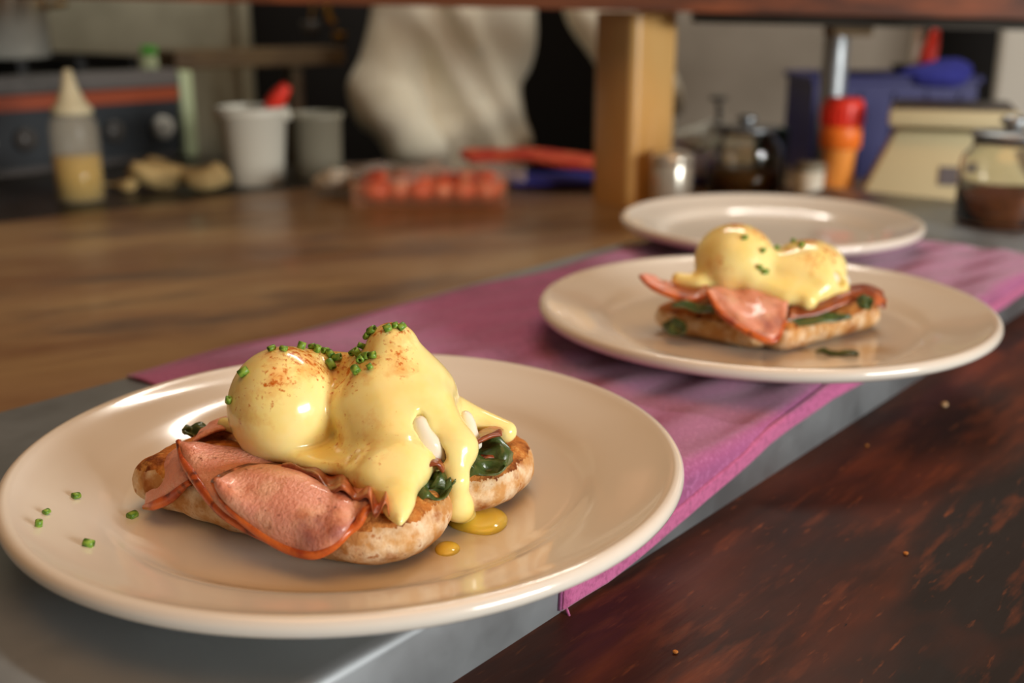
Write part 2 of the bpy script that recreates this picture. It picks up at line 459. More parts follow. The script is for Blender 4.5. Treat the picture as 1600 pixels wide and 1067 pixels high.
# plum cloth: flat on the strip, hanging over its right edge
hang_u = [.06, .11, .18, .26, .34, .45, .6, .8]
hang_h = [.029, .029, .022, .009, .004, .008, .0135, .012]
def cloth_point(u, s):
    """s runs across the cloth from its left edge; past the strip's edge it turns down."""
    left = -.335 + .022*max(0, min(1, (u-.15)/.4)) + .002*math.sin(u*31)
    wig = .0007*math.sin(u*23+s*40)+.0005*math.sin(u*51-s*63)
    flat_w = -left
    h = float(np.interp(u, hang_u, hang_h))
    tot = flat_w+.003+h
    d = s*tot
    if d < flat_w-.006: return uv(u, left+d, .0357+wig)
    e = d-(flat_w-.006)
    rr = .0075
    if e < rr*1.57:
        a = e/rr; return uv(u, -.006+math.sin(a)*(rr), .0357-rr*(1-math.cos(a))+wig)
    return uv(u, .0015+.0006*math.sin(u*60), .0357-rr-(e-rr*1.57))
def cloth_mesh(u0, u1, s0, s1, nu, ns, lift, th):
    V = []
    us = np.linspace(u0, u1, nu); ss = s0+(s1-s0)*(np.linspace(0, 1, ns))**.75
    for layer in (0, 1):
        for u in us:
            for s in ss:
                uu = u + (.003*math.sin(s*17)*(1 if u == us[0] else 0)) + .035*(s-.5)*max(0, (u-.5)/.3)*(-1 if False else 1)*0
                p = np.array(cloth_point(uu, s)); q = np.array(cloth_point(uu, min(1.0, s+.01))) - np.array(cloth_point(uu, s-.01))
                nrm = np.cross(np.append(D, 0), -q); nrm = nrm/np.linalg.norm(nrm)
                if nrm[2] < 0 and abs(nrm[2]) > .3: nrm = -nrm
                if abs(nrm[2]) <= .3 and nrm[:2]@Nv < 0: nrm = -nrm
                V.append(p+nrm*(lift if layer == 0 else lift-th))
    n = nu*ns; F = []
    for i in range(nu-1):
        for j in range(ns-1):
            a = i*ns+j
            F.append((a, a+1, a+ns+1, a+ns)); F.append((n+a, n+a+ns, n+a+ns+1, n+a+1))
    ring = list(range(ns)) + [i*ns+ns-1 for i in range(1, nu)] + [(nu-1)*ns+j for j in range(ns-2, -1, -1)] + [i*ns for i in range(nu-2, 0, -1)]
    for k in range(len(ring)):
        a, b = ring[k], ring[(k+1) % len(ring)]; F.append((a, n+a, n+b, b))
    return np.array(V), F
cl = add('cloth', cloth_mesh(.08, .80, 0, 1, 150, 110, .0008, .0016), M['cloth'])
tag(cl, 'plum purple cloth laid along the steel strip under two plates', 'cloth')
add('hem', cloth_mesh(.081, .799, .972, .998, 150, 8, .0018, .0016), M['hem'], cl)
c0 = np.array(cloth_point(.081, .998))
add('loose_thread', tube([c0+np.array(q) for q in ((0, 0, .001), (.002, -.004, -.0035), (.0005, -.009, -.0040), (.0025, -.014, -.0040), (.002, -.018, -.0040))], [.0007, .0005, .0003], 6, 24), M['hem'], cl)
for k in range(9):
    u = .081+.0006*k; s = .98-.012*k
    p = np.array(cloth_point(.083, s))
    q = p + np.append(-D*rnd.uniform(.002, .005), -.0008)+np.append(Nv*rnd.uniform(-.002, .002), 0)
    add('frayed_thread', tube([p+[0, 0, .0006], (p+q)/2+[0, 0, .001], q], [.0004, .0003, .0002], 5, 8), M['hem'], cl)

# ------------------------------------------------------------------ plates
plate_prof = [(0, .0075), (.04, .0075), (.08, .0076), (.096, .0076), (.100, .0079), (.1035, .0088), (.1065, .0103), (.1092, .0120), (.1122, .0136), (.117, .0152), (.124, .0171), (.132, .0191), (.138, .0207), (.1425, .0226),
              (.1450, .0239), (.1470, .0240), (.1487, .0232), (.1498, .0215), (.1500, .0198), (.1494, .0180), (.147, .0160), (.140, .0133), (.128, .0092), (.114, .0045), (.106, .0022),
              (.102, 0), (.098, 0), (.096, .0018), (0, .0022)]
P1 = (-.073, .474, .0346); P2 = (.168, .728, .0375); P3 = (.242, 1.043, .0375)
def plate(loc, label, src=None, sc=1.0):
    if src is None:
        o = add('plate', lathe(plate_prof[::-1], 160), M['ceramic'], local=True)
    else:
        o = src.copy(); COL.objects.link(o)
    o.location = loc; o.scale = (sc, sc, 1)
    return tag(o, label, 'plate', 'round white plates on the pass')
pl = plate(P1, 'round white plate nearest the camera, holding eggs in yellow sauce')
plate(P2, 'round white plate in the middle, holding the blurred second serving', pl)
plate(P3, 'empty round white plate at the far end of the plum cloth', pl, .927)

# ------------------------------------------------------------------ food builders
def bread(fl, fr, width, th, label, seed, rr=.026, rl=.008, group='toasted bread slices'):
    fl = np.array(fl, float); fr = np.array(fr, float)
    a = fr[:2]-fl[:2]; Lg = np.linalg.norm(a); a /= Lg
    b = np.array([-a[1], a[0]])
    if b[1] < 0: b = -b
    c = fl[:2]+a*Lg/2+b*width/2; z0 = fl[2]
    def f(X, Y, Z):
        px = (X-c[0])*a[0]+(Y-c[1])*a[1]; py = (X-c[0])*b[0]+(Y-c[1])*b[1]
        zz = (Z-z0)/th
        bul = .0035*(1-(2*zz-1)**2)-.0035*np.clip(.35-zz, 0, 1)*2
        r = np.where(px > 0, rr, rl)
        qx = np.abs(px)-Lg/2+r-bul; qy = np.abs(py)-width/2+r-bul
        d2 = np.sqrt(np.maximum(qx, 0)**2+np.maximum(qy, 0)**2)+np.minimum(np.maximum(qx, qy), 0)-r
        dz = np.abs(Z-z0-th/2)-th/2
        d = smax(d2, dz, .007)
        return d+.0009*wav(X, Y, Z, 330, seed)+.0005*wav(X, Y, Z, 900, seed+1)+.0007*wav(X, Y, Z, 140, seed+2)
    ext = max(Lg, width)*.72
    V, F = nets(f, (c[0]-ext, c[1]-ext, z0-.002), (c[0]+ext, c[1]+ext, z0+th+.006), .0013)
    o = add('bread_slice', (V, F), M['crumb'])
    o.data.materials.append(M['toast'])
    top = np.array([p.normal.z > .55 for p in o.data.polygons], dtype=np.int32)
    o.data.polygons.foreach_set('material_index', top)
    return tag(o, label, 'bread', group)

def rasher(rows, label, m='ham', nu=46, nv=22, thick=.0024, ripple=.0012, seed=1, rind=True, group='grilled ham rashers', wave=None):
    V, F = sheet(rows, nu, nv, thick, ripple, seed, wave)
    if m == 'ham_crisp': rind = False
    o = add('ham_rasher', (V, F), M[m])
    if rind:
        e = V[:nu]*.5+V[nu*nv:nu*nv+nu]*.5
        add('rind', tube(e, [.0012, .0021, .0023, .0021, .0012], 8, nu), M['rind'], o)
    if wave and m == 'ham':
        T = (V[:nu*nv]+V[nu*nv:])/2; T = T.reshape(nv, nu, 3)
        e = np.concatenate([T[:, 0], T[-1, 1:nu*2//3]])
        add('charred_edge', tube(e, [.0010, .0013, .0009, .0012, .0008], 7), M['ham_char'], o)
    return tag(o, label, 'ham', group)

def leaf(c, r, label, seed, tilt=(0, 0, 0), hgt=.004, name='spinach_leaf'):
    g = np.random.default_rng(seed); rows = []
    for j in range(5):
        row = []
        for i in range(6):
            x = (i/5-.5)*2; y = (j/4-.5)*2
            w = math.sqrt(max(0.05, 1-abs(x)**2.2))
            row.append((x*r[0], y*w*r[1], hgt*(.6*math.sin(x*5+seed)+.5*math.cos(y*4+x*3+seed)) + g.uniform(-.25, .25)*hgt))
        rows.append(row)
    mt = Matrix.Rotation(tilt[2], 4, 'Z') @ Matrix.Rotation(tilt[0], 4, 'X') @ Matrix.Rotation(tilt[1], 4, 'Y')
    rows = [[tuple(mt @ Vector(p) + Vector(c)) for p in r_] for r_ in rows]
    o = add(name, sheet(rows, 30, 16, .0011, .0006, seed), M['spinach'])
    return tag(o, label, 'spinach', 'wilted spinach leaves')

def set_spice(o, spots):
    """Paprika dusting: a per-vertex amount, strongest where the spice was shaken."""
    me = o.data; n = len(me.vertices)
    co = np.empty(n*3); me.vertices.foreach_get('co', co); co = co.reshape(-1, 3)+np.array(o.location)
    v = np.zeros(n)
    for c, r, a in spots:
        v = np.maximum(v, a*np.clip(1-np.linalg.norm(co-np.array(c), axis=1)/r, 0, 1)**.7)
    at_ = me.attributes.new('paprika', 'FLOAT', 'POINT'); at_.data.foreach_set('value', v)

def sdf_obj(name, f, lo, hi, h, m, label, cat, group=None):
    o = add(name, nets(f, lo, hi, h), m)
    return tag(o, label, cat, group)

# ------------------------------------------------------------------ front serving
bread((-.162, .446, .0422), (-.048, .3785, .0422), .056, .0240, 'front toast slice on the nearest plate, flour-dusted crust facing out', 3)
bread((-.132, .4935, .0422), (-.014, .4245, .0422), .058, .0235, 'rear toast slice on the nearest plate, rounded end showing at right', 13)

E1 = (-.0985, .452, .0865)
egg1 = sdf_obj('poached_egg', lambda X, Y, Z: ell(X, Y, Z, (E1[0]+.0012, E1[1], E1[2]), (.0215, .023, .0220))+.0006*wav(X, Y, Z, 260, 4),
               (-.13, .42, .058), (-.066, .485, .116), .0016, M['eggwhite'], 'round poached egg at left on the nearest plate, wholly coated in sauce', 'egg', 'poached eggs')
def egg2_f(X, Y, Z):
    d = ell(X, Y, Z, (-.0435, .456, .083), (.0185, .021, .0205))
    d = smin(d, cap(X, Y, Z, (-.0515, .460, .105), (-.0445, .457, .09), .007, .0175), .008)
    # torn white that shows through the sauce
    d = smin(d, cap(X, Y, Z, (-0.0379,0.428,0.0882), (-0.0339,0.4255,0.0794), .0038, .0048), .006)
    d = smin(d, cap(X, Y, Z, (-0.0339,0.4255,0.0794), (-0.0294,0.4265,0.074), .0048, .0034), .004)
    d = smin(d, cap(X, Y, Z, (-0.0195,0.445,0.0852), (-0.0159,0.441,0.0752), .003, .0034), .004)
    return d+.0012*wav(X, Y, Z, 620, 8)
sdf_obj('poached_egg', egg2_f, (-.08, .41, .055), (-.008, .49, .126), .0014, M['eggwhite'], 'tall peaked poached egg at right on the nearest plate, torn white showing', 'egg', 'poached eggs')

def polyd(X, Y, P):
    P = np.array(P, float)[:, :2]; d = np.full(X.shape, 1e9); ins = np.zeros(X.shape, bool)
    for k in range(len(P)):
        a, b = P[k], P[(k+1) % len(P)]; e = b-a
        t = np.clip(((X-a[0])*e[0]+(Y-a[1])*e[1])/(e@e), 0, 1)
        d = np.minimum(d, np.hypot(X-a[0]-t*e[0], Y-a[1]-t*e[1]))
        c = ((a[1] > Y) != (b[1] > Y)) & (X < (b[0]-a[0])*(Y-a[1])/(b[1]-a[1]+1e-12)+a[0])
        ins ^= c
    return np.where(ins, -d, d)
SHEET = [(-0.1119,0.4393,0.073), (-0.0935,0.4261,0.073), (-0.0812,0.4175,0.073), (-0.0675,0.4117,0.073), (-0.0567,0.4005,0.073), (-0.0496,0.3928,0.073), (-0.0452,0.3858,0.073), (-0.0417,0.3814,0.073), (-0.0397,0.3864,0.073), (-0.0398,0.4035,0.073), (-0.0368,0.4194,0.073), (-0.0297,0.4261,0.073), (-0.0229,0.4393,0.073), (-0.0211,0.4616,0.073), (-0.0473,0.4861,0.073), (-0.1076,0.4777,0.073)]
def sauce_f(X, Y, Z):
    def app(d, a, b, ra, rb, k, sz=1.0): return smin(d, cap(X, Y, Z, a, b, ra, rb, sz), k)
    d = ell(X, Y, Z, (-.0435, .455, .085), (.0208, .0240, .0225))
    d = smin(d, cap(X, Y, Z, (-.0512, .459, .1108), (-.0460, .456, .092), .0114, .0165), .010)
    d = app(d, (-0.0353,0.44,0.0899), (-0.0222,0.431,0.0764), .0100, .0082, .008)       # overhanging lobe
    p2 = polyd(X[:, :, 0], Y[:, :, 0], SHEET)[:, :, None]
    zs = .0728-.40*np.clip(.402-Y, 0, 1)
    sh_ = smax(p2, np.abs(Z-zs)-.0029, .005)
    d = smin(d, sh_, .012)
    d = app(d, (-0.0658,0.442,0.0892), (-0.0549,0.424,0.0736), .010, .005, .014)
    d = app(d, (-0.0545,0.45,0.0921), (-0.0457,0.424,0.075), .012, .007, .014)
    e1 = ell(X, Y, Z, (E1[0]+.0012, E1[1], E1[2]+.0008), (.0242, .0256, .0256))
    d = smin(d, e1, .0045)
    d = app(d, (-0.0842,0.464,0.0998), (-0.0648,0.46,0.0994), .0085, .0085, .006)      # bridge between the eggs
    d = app(d, (-0.0528,0.41,0.0734), (-0.0436,0.3925,0.0691), .0085, .0024, .010)
    d = app(d, (-0.0407,0.412,0.0745), (-0.0426,0.398,0.0698), .006, .003, .008)     # front drip
    d = app(d, (-0.0545,0.45,0.0921), (-0.0453,0.42,0.0767), .012, .008, .014)
    d = app(d, (-0.0231,0.4275,0.0778), (-0.0224,0.4205,0.0666), .0052, .0042, .007)    # right stream
    d = app(d, (-0.0224,0.4205,0.0666), (-0.0222,0.4235,0.0533), .0042, .0056, .004)
    d = app(d, (-0.0222,0.4235,0.0533), (-0.0191,0.4353,0.043), .0056, .0042, .004)
    d = app(d, (-0.0242,0.468,0.0778), (-0.0028,0.462,0.0717), .0065, .0050, .008)       # tongue over the rear slice
    d = app(d, (-0.0192,0.485,0.0696), (-0.0073,0.475,0.0685), .0045, .0045, .008)
    d = app(d, (-0.1185,0.462,0.0735), (-0.1296,0.472,0.0715), .004, .003, .006)
    # torn hole where the white shows
    rag = .0022*wav(X, Y, Z, 800, 31)+.0004
    d = smax(d, -(cap(X, Y, Z, (-0.038,0.427,0.0892), (-0.0343,0.4235,0.0811), .0030, .0044)+rag), .003)
    d = smax(d, -(cap(X, Y, Z, (-0.0343,0.4235,0.0811), (-0.0292,0.4235,0.0755), .0044, .0030)+rag), .003)
    return d+.00025*wav(X, Y, Z, 220, 5)
sauce = sdf_obj('hollandaise_sauce', sauce_f, (-.135, .374, .041), (.012, .50, .126), .00105, M['sauce'], 'glossy pale yellow sauce draped over both eggs on the nearest plate', 'sauce')
set_spice(sauce, [((-0.0893,0.452,0.1108), .022, 1.0), ((-0.0756,0.45,0.1078), .02, .9), ((-0.0513,0.459,0.1207), .015, 1.0), ((-0.0646,0.447,0.1017), .017, .95), ((-0.0965,0.435,0.1043), .014, .85),
                  ((-0.0701,0.445,0.0938), .014, .8), ((-0.0712,0.43,0.0796), .012, .72), ((-0.0467,0.445,0.1108), .014, .8), ((-0.1057,0.435,0.0918), .015, .6), ((-0.0564,0.447,0.1059), .012, 1.0), ((-0.0614,0.415,0.0774), .03, .5)])

def pud(X, Y, Z):
    c = (-0.015,0.4345,0.0422); e = (-0.0108,0.4308,0.0422)
    d = ell(X, Y, Z, c, (.0125, .0125, .0026))
    return smin(d, ell(X, Y, Z, e, (.008, .011, .0024)), .004)+.0002*wav(X, Y, Z, 300, 2)
sdf_obj('yolk_puddle', pud, (-.036, .412, .0419), (.01, .462, .048), .0007, M['yolk'], 'deep yellow yolk puddle beside the front toast on the nearest plate', 'sauce')
def drp(X, Y, Z): return ell(X, Y, Z, (-0.026,0.4075,0.0422), (.0051, .0062, .0019))+.0002*wav(X, Y, Z, 500, 3)
sdf_obj('yolk_drop', drp, (-.036, .396, .0419), (-.016, .422, .046), .0005, M['yolk'], 'small round yolk drop in front of the yolk puddle', 'sauce')

# ham: rows run from the rind edge up to the hidden edge
rasher([[(-0.14,0.4385,0.0765), (-0.1352,0.43,0.0705), (-0.1255,0.4146,0.067), (-0.115,0.4045,0.0608), (-0.1037,0.398,0.0559), (-0.091,0.392,0.0515)],
        [(-0.1368,0.4377,0.0765), (-0.1299,0.4266,0.0725), (-0.1204,0.415,0.0685), (-0.1094,0.4035,0.0643), (-0.0982,0.397,0.0602), (-0.0861,0.391,0.0561)],
        [(-0.1319,0.4406,0.0745), (-0.1233,0.4307,0.0725), (-0.1141,0.4192,0.07), (-0.1041,0.4084,0.067), (-0.0924,0.4,0.0637), (-0.0803,0.394,0.0595)],
        [(-0.1236,0.4424,0.072), (-0.1156,0.4373,0.0715), (-0.1073,0.4298,0.07), (-0.0985,0.4187,0.068), (-0.0867,0.4036,0.067), (-0.0746,0.3981,0.063)],
        [(-0.1128,0.4421,0.0695), (-0.106,0.4419,0.069), (-0.0997,0.4375,0.0685), (-0.0925,0.4278,0.068), (-0.0817,0.4184,0.067), (-0.0685,0.4083,0.0665)]],
       'large pink ham rasher at left with orange rind, hanging over front toast', seed=3, nu=56, nv=26, ripple=.0008)
rasher([[(-0.1167,0.404,0.0733), (-0.1117,0.4,0.0662), (-0.1015,0.3945,0.0593), (-0.0882,0.3885,0.0536), (-0.0745,0.3825,0.0534), (-0.0655,0.382,0.0588), (-0.0589,0.385,0.0652), (-0.0534,0.3885,0.0683), (-0.0479,0.392,0.0688)],
        [(-0.1148,0.403,0.0751), (-0.1077,0.398,0.0698), (-0.0968,0.392,0.0653), (-0.0848,0.386,0.0618), (-0.0725,0.3815,0.0609), (-0.0643,0.3825,0.0646), (-0.0588,0.3885,0.0675), (-0.0534,0.393,0.0694), (-0.0478,0.396,0.0694)],
        [(-0.1128,0.411,0.0738), (-0.104,0.404,0.072), (-0.0926,0.397,0.0703), (-0.0817,0.3905,0.0687), (-0.0714,0.387,0.0672), (-0.064,0.388,0.0688), (-0.0588,0.393,0.0702), (-0.0535,0.398,0.0706), (-0.0483,0.4,0.0697)],
        [(-0.1082,0.4193,0.0725), (-0.0996,0.4131,0.0735), (-0.0883,0.4074,0.0735), (-0.0787,0.4009,0.072), (-0.0711,0.3971,0.0705), (-0.0644,0.3983,0.071), (-0.0596,0.4031,0.0705), (-0.0544,0.4076,0.069), (-0.049,0.4063,0.0685)],
        [(-0.104,0.4266,0.0705), (-0.0967,0.4261,0.071), (-0.0869,0.4213,0.0705), (-0.0777,0.4128,0.07), (-0.071,0.409,0.0695), (-0.0647,0.409,0.0695), (-0.0599,0.4107,0.069), (-0.0546,0.4112,0.0685), (-0.0492,0.4086,0.068)]],
       'folded pink ham rasher at the front, browned rind curling to the right', seed=5, nu=84, nv=34, ripple=.0007, wave=(.0028, 24, .5))
rasher([[(-0.0935,0.4206,0.0722), (-0.0817,0.413,0.0727), (-0.0691,0.3969,0.0722), (-0.0586,0.3921,0.0725), (-0.0501,0.3823,0.0715), (-0.0454,0.3867,0.0705)],
        [(-0.0941,0.4288,0.071), (-0.0819,0.4196,0.0715), (-0.0697,0.4106,0.071), (-0.0582,0.4003,0.0712), (-0.0504,0.3924,0.0705), (-0.045,0.3923,0.07)],
        [(-0.0949,0.4405,0.069), (-0.0828,0.4336,0.069), (-0.0702,0.4242,0.069), (-0.0591,0.415,0.0685), (-0.051,0.4062,0.068), (-0.0455,0.4014,0.068)]],
       'crisp dark brown ham edge just under the sauce front', 'ham_crisp', seed=8, ripple=.0008, wave=(.0022, 30, .0), nu=70)
rasher([[(-0.1562,0.436,0.0474), (-0.1491,0.43,0.0511), (-0.1412,0.4265,0.0568), (-0.1324,0.424,0.0645)],
        [(-0.1558,0.4395,0.0518), (-0.1485,0.435,0.0573), (-0.1402,0.431,0.0643), (-0.1328,0.429,0.0698)],
        [(-0.1524,0.443,0.0591), (-0.1464,0.441,0.0647), (-0.1402,0.44,0.0692), (-0.1344,0.439,0.0714)],
        [(-0.1466,0.452,0.0666), (-0.1436,0.45,0.0692), (-0.1396,0.448,0.0706), (-0.1352,0.446,0.0714)]],
       'narrow shaded ham strip at the left end of the front toast', 'ham', seed=11, ripple=.0006)
rasher([[(-0.0407,0.409,0.0656), (-0.0386,0.41,0.0718), (-0.0345,0.411,0.0763), (-0.03,0.412,0.0767), (-0.0273,0.413,0.0732)],
        [(-0.0417,0.42,0.0629), (-0.0396,0.421,0.0698), (-0.0354,0.422,0.0744), (-0.0307,0.423,0.0746), (-0.027,0.424,0.0708)],
        [(-0.0432,0.435,0.0588), (-0.0404,0.436,0.0662), (-0.0355,0.437,0.0705), (-0.0302,0.438,0.0706), (-0.0265,0.439,0.0673)]],
       'small arched ham fold above the spinach beside the sauce stream', 'ham_crisp', seed=14, ripple=.0006)
rasher([[(-0.0196,0.43,0.0694), (-0.016,0.433,0.0755), (-0.0107,0.436,0.0789), (-0.0043,0.439,0.0795)],
        [(-0.0202,0.443,0.068), (-0.0159,0.446,0.0738), (-0.0104,0.449,0.0761), (-0.0039,0.452,0.0755)],
        [(-0.0201,0.455,0.0666), (-0.0151,0.458,0.0714), (-0.0099,0.461,0.0732), (-0.0034,0.463,0.0725)]],
       'ham fold on the rear toast under the sauce tongue', 'ham_crisp', seed=17, ripple=.0006)
rasher([[(-0.141,0.46,0.0676), (-0.1333,0.464,0.0703), (-0.1252,0.466,0.0719)], [(-0.1395,0.474,0.0682), (-0.1329,0.476,0.0705), (-0.1247,0.476,0.0721)], [(-0.1367,0.482,0.0676), (-0.1321,0.484,0.0694), (-0.1252,0.484,0.0706)]],
       'pale ham scrap on the rear toast behind the round egg', 'ham', seed=19, ripple=.0006, rind=False)
# spinach
leaf((-0.0343,0.412,0.0665), (.010, .007), 'dark spinach leaf tucked in the front toast below the arched ham', 3, (R(25), 0, R(20)))
leaf((-0.0303,0.418,0.0689), (.008, .006), 'brown-green spinach scrap right under the arched ham fold', 7, (R(20), 0, R(-10)))
leaf((-0.013,0.441,0.0688), (.014, .010), 'large wet spinach leaf on the rear toast right of the sauce stream', 5, (R(28), 0, R(20)), .005)
leaf((-0.0134,0.434,0.0665), (.011, .006), 'lower spinach leaf lying at the edge of the rear toast', 9, (R(20), 0, R(5)), .003)
leaf((-0.1434,0.475,0.0672), (.006, .004), 'tiny spinach tip peeking out behind the left ham', 12, (R(30), 0, R(30)), .002)
rasher([[(-0.0148,0.436,0.0671), (-0.0094,0.438,0.0683), (-0.0014,0.44,0.0663)], [(-0.0137,0.446,0.0679), (-0.0077,0.448,0.0689), (0,0.45,0.0663)]], 'browned mushroom-coloured ham scrap among the rear spinach', 'ham_crisp', 20, 10, .003, .001, 23, False)

# ------------------------------------------------------------------ second serving
F2 = .0452
bread((0.0959,0.7098,0.0452), (0.1552,0.6616,0.0452), .050, .020, 'left toast slice on the middle plate', 23, rr=.016)
bread((0.1665,0.659,0.0452), (0.2457,0.7175,0.0452), .056, .020, 'right toast slice on the middle plate', 33, rr=.016)
G1 = (0.1447,0.712,0.0926); G2 = (0.1925,0.712,0.0875)
sdf_obj('poached_egg', lambda X, Y, Z: ell(X, Y, Z, G1, (.0235, .024, .022)), (.1, .68, .055), (.2, .75, .12), .002, M['eggwhite'], 'rounder left poached egg on the middle plate, coated in sauce', 'egg', 'poached eggs')
def egg4(X, Y, Z):
    d = ell(X, Y, Z, G2, (.021, .022, .0165))
    return smin(d, cap(X, Y, Z, (0.2054,0.7,0.0836), (0.2136,0.705,0.0807), .0045, .005), .006)
sdf_obj('poached_egg', egg4, (.14, .67, .05), (.26, .76, .12), .002, M['eggwhite'], 'flatter right poached egg on the middle plate, white showing at its side', 'egg', 'poached eggs')
def sauce2_f(X, Y, Z):
    d = ell(X, Y, Z, G1, (.0262, .0262, .0245))
    d = smin(d, ell(X, Y, Z, G2, (.0248, .0245, .0190)), .006)
    def app(d, a, b, ra, rb, k): return smin(d, cap(X, Y, Z, a, b, ra, rb), k)
    d = app(d, (0.1742,0.7,0.0882), (0.1942,0.688,0.0806), .011, .009, .010)
    d = app(d, (0.1745,0.69,0.0801), (0.1848,0.678,0.0749), .008, .006, .008)
    d = app(d, (0.2044,0.695,0.0789), (0.2093,0.695,0.078), .007, .006, .008)
    d = app(d, (0.1539,0.69,0.0843), (0.1708,0.682,0.0771), .006, .005, .009)
    d = app(d, (0.1075,0.705,0.0824), (0.1193,0.7,0.0802), .0045, .006, .009)
    d = smax(d, -cap(X, Y, Z, (0.2038,0.692,0.0863), (0.208,0.692,0.0846), .004), .002)
    return d
s2 = sdf_obj('hollandaise_sauce', sauce2_f, (.08, .655, .048), (.26, .76, .125), .0015, M['sauce'], 'pale yellow sauce over the two eggs on the middle plate', 'sauce')
set_spice(s2, [((0.1436,0.712,0.112), .016, 1.0), ((0.1571,0.708,0.1074), .016, .95), ((0.1912,0.712,0.1045), .016, 1.0), ((0.1768,0.705,0.0976), .012, .9), ((0.1888,0.695,0.0956), .014, .85), ((0.1299,0.69,0.0947), .012, .7), ((0.2021,0.7,0.0987), .014, .85)])
rasher([[(0.0821,0.7,0.0861), (0.0934,0.69,0.078), (0.1106,0.682,0.0747), (0.1222,0.68,0.0777)], [(0.0857,0.71,0.0846), (0.0974,0.702,0.0788), (0.1136,0.694,0.0766), (0.1253,0.692,0.0796)],
        [(0.0897,0.722,0.0809), (0.1016,0.715,0.0782), (0.1165,0.708,0.0774), (0.129,0.704,0.0801)]], 'thin ham rasher with a pointed tip at the left of the middle plate', 'ham', seed=31)
rasher([[(0.121,0.676,0.0816), (0.1294,0.662,0.0709), (0.1431,0.65,0.0622), (0.1577,0.648,0.0579), (0.1675,0.66,0.0674)],
        [(0.1235,0.682,0.0821), (0.1342,0.668,0.0742), (0.1463,0.656,0.0685), (0.1595,0.655,0.0656), (0.1699,0.668,0.0714)],
        [(0.1302,0.692,0.0805), (0.1423,0.68,0.0777), (0.1528,0.672,0.0748), (0.1632,0.67,0.0729), (0.1734,0.68,0.0743)],
        [(0.1386,0.704,0.0784), (0.1492,0.695,0.0789), (0.1588,0.688,0.0773), (0.1669,0.684,0.0766), (0.1765,0.69,0.0751)]],
       'pink ham rasher draped down between the two toasts of the middle plate', 'ham', seed=33)
rasher([[(0.1701,0.664,0.0663), (0.1865,0.67,0.0679), (0.2037,0.676,0.0721), (0.2193,0.682,0.0747), (0.2348,0.682,0.068)],
        [(0.173,0.674,0.0701), (0.1896,0.68,0.0719), (0.207,0.686,0.0761), (0.2239,0.692,0.0788), (0.2383,0.692,0.0729)],
        [(0.176,0.684,0.0725), (0.1932,0.69,0.0743), (0.2111,0.698,0.0773), (0.2276,0.704,0.0784), (0.2403,0.704,0.0749)]],
       'browned ham rasher curling over the right toast of the middle plate', 'ham_crisp', seed=35)
leaf((0.1029,0.682,0.0567), (.010, .0055), 'loose spinach leaf leaning on the left toast of the middle plate', 21, (R(60), 0, R(-50)), .002)
leaf((0.2006,0.6601,0.0465), (.013, .004), 'loose spinach leaf lying before the right toast of the middle plate', 24, (0, 0, R(-5)), .002)
leaf((0.1867,0.67,0.0655), (.026, .0045), 'spinach leaf edge along the right toast under the browned ham', 26, (R(30), 0, R(12)), .002)
leaf((0.2203,0.676,0.0746), (.005, .005), 'bright spinach tip at the right end of the browned ham', 28, (R(60), 0, R(10)), .002)
leaf((0.1197,0.675,0.0715), (.020, .004), 'spinach leaf edge along the left toast of the middle plate', 30, (R(30), 0, R(-15)), .002)

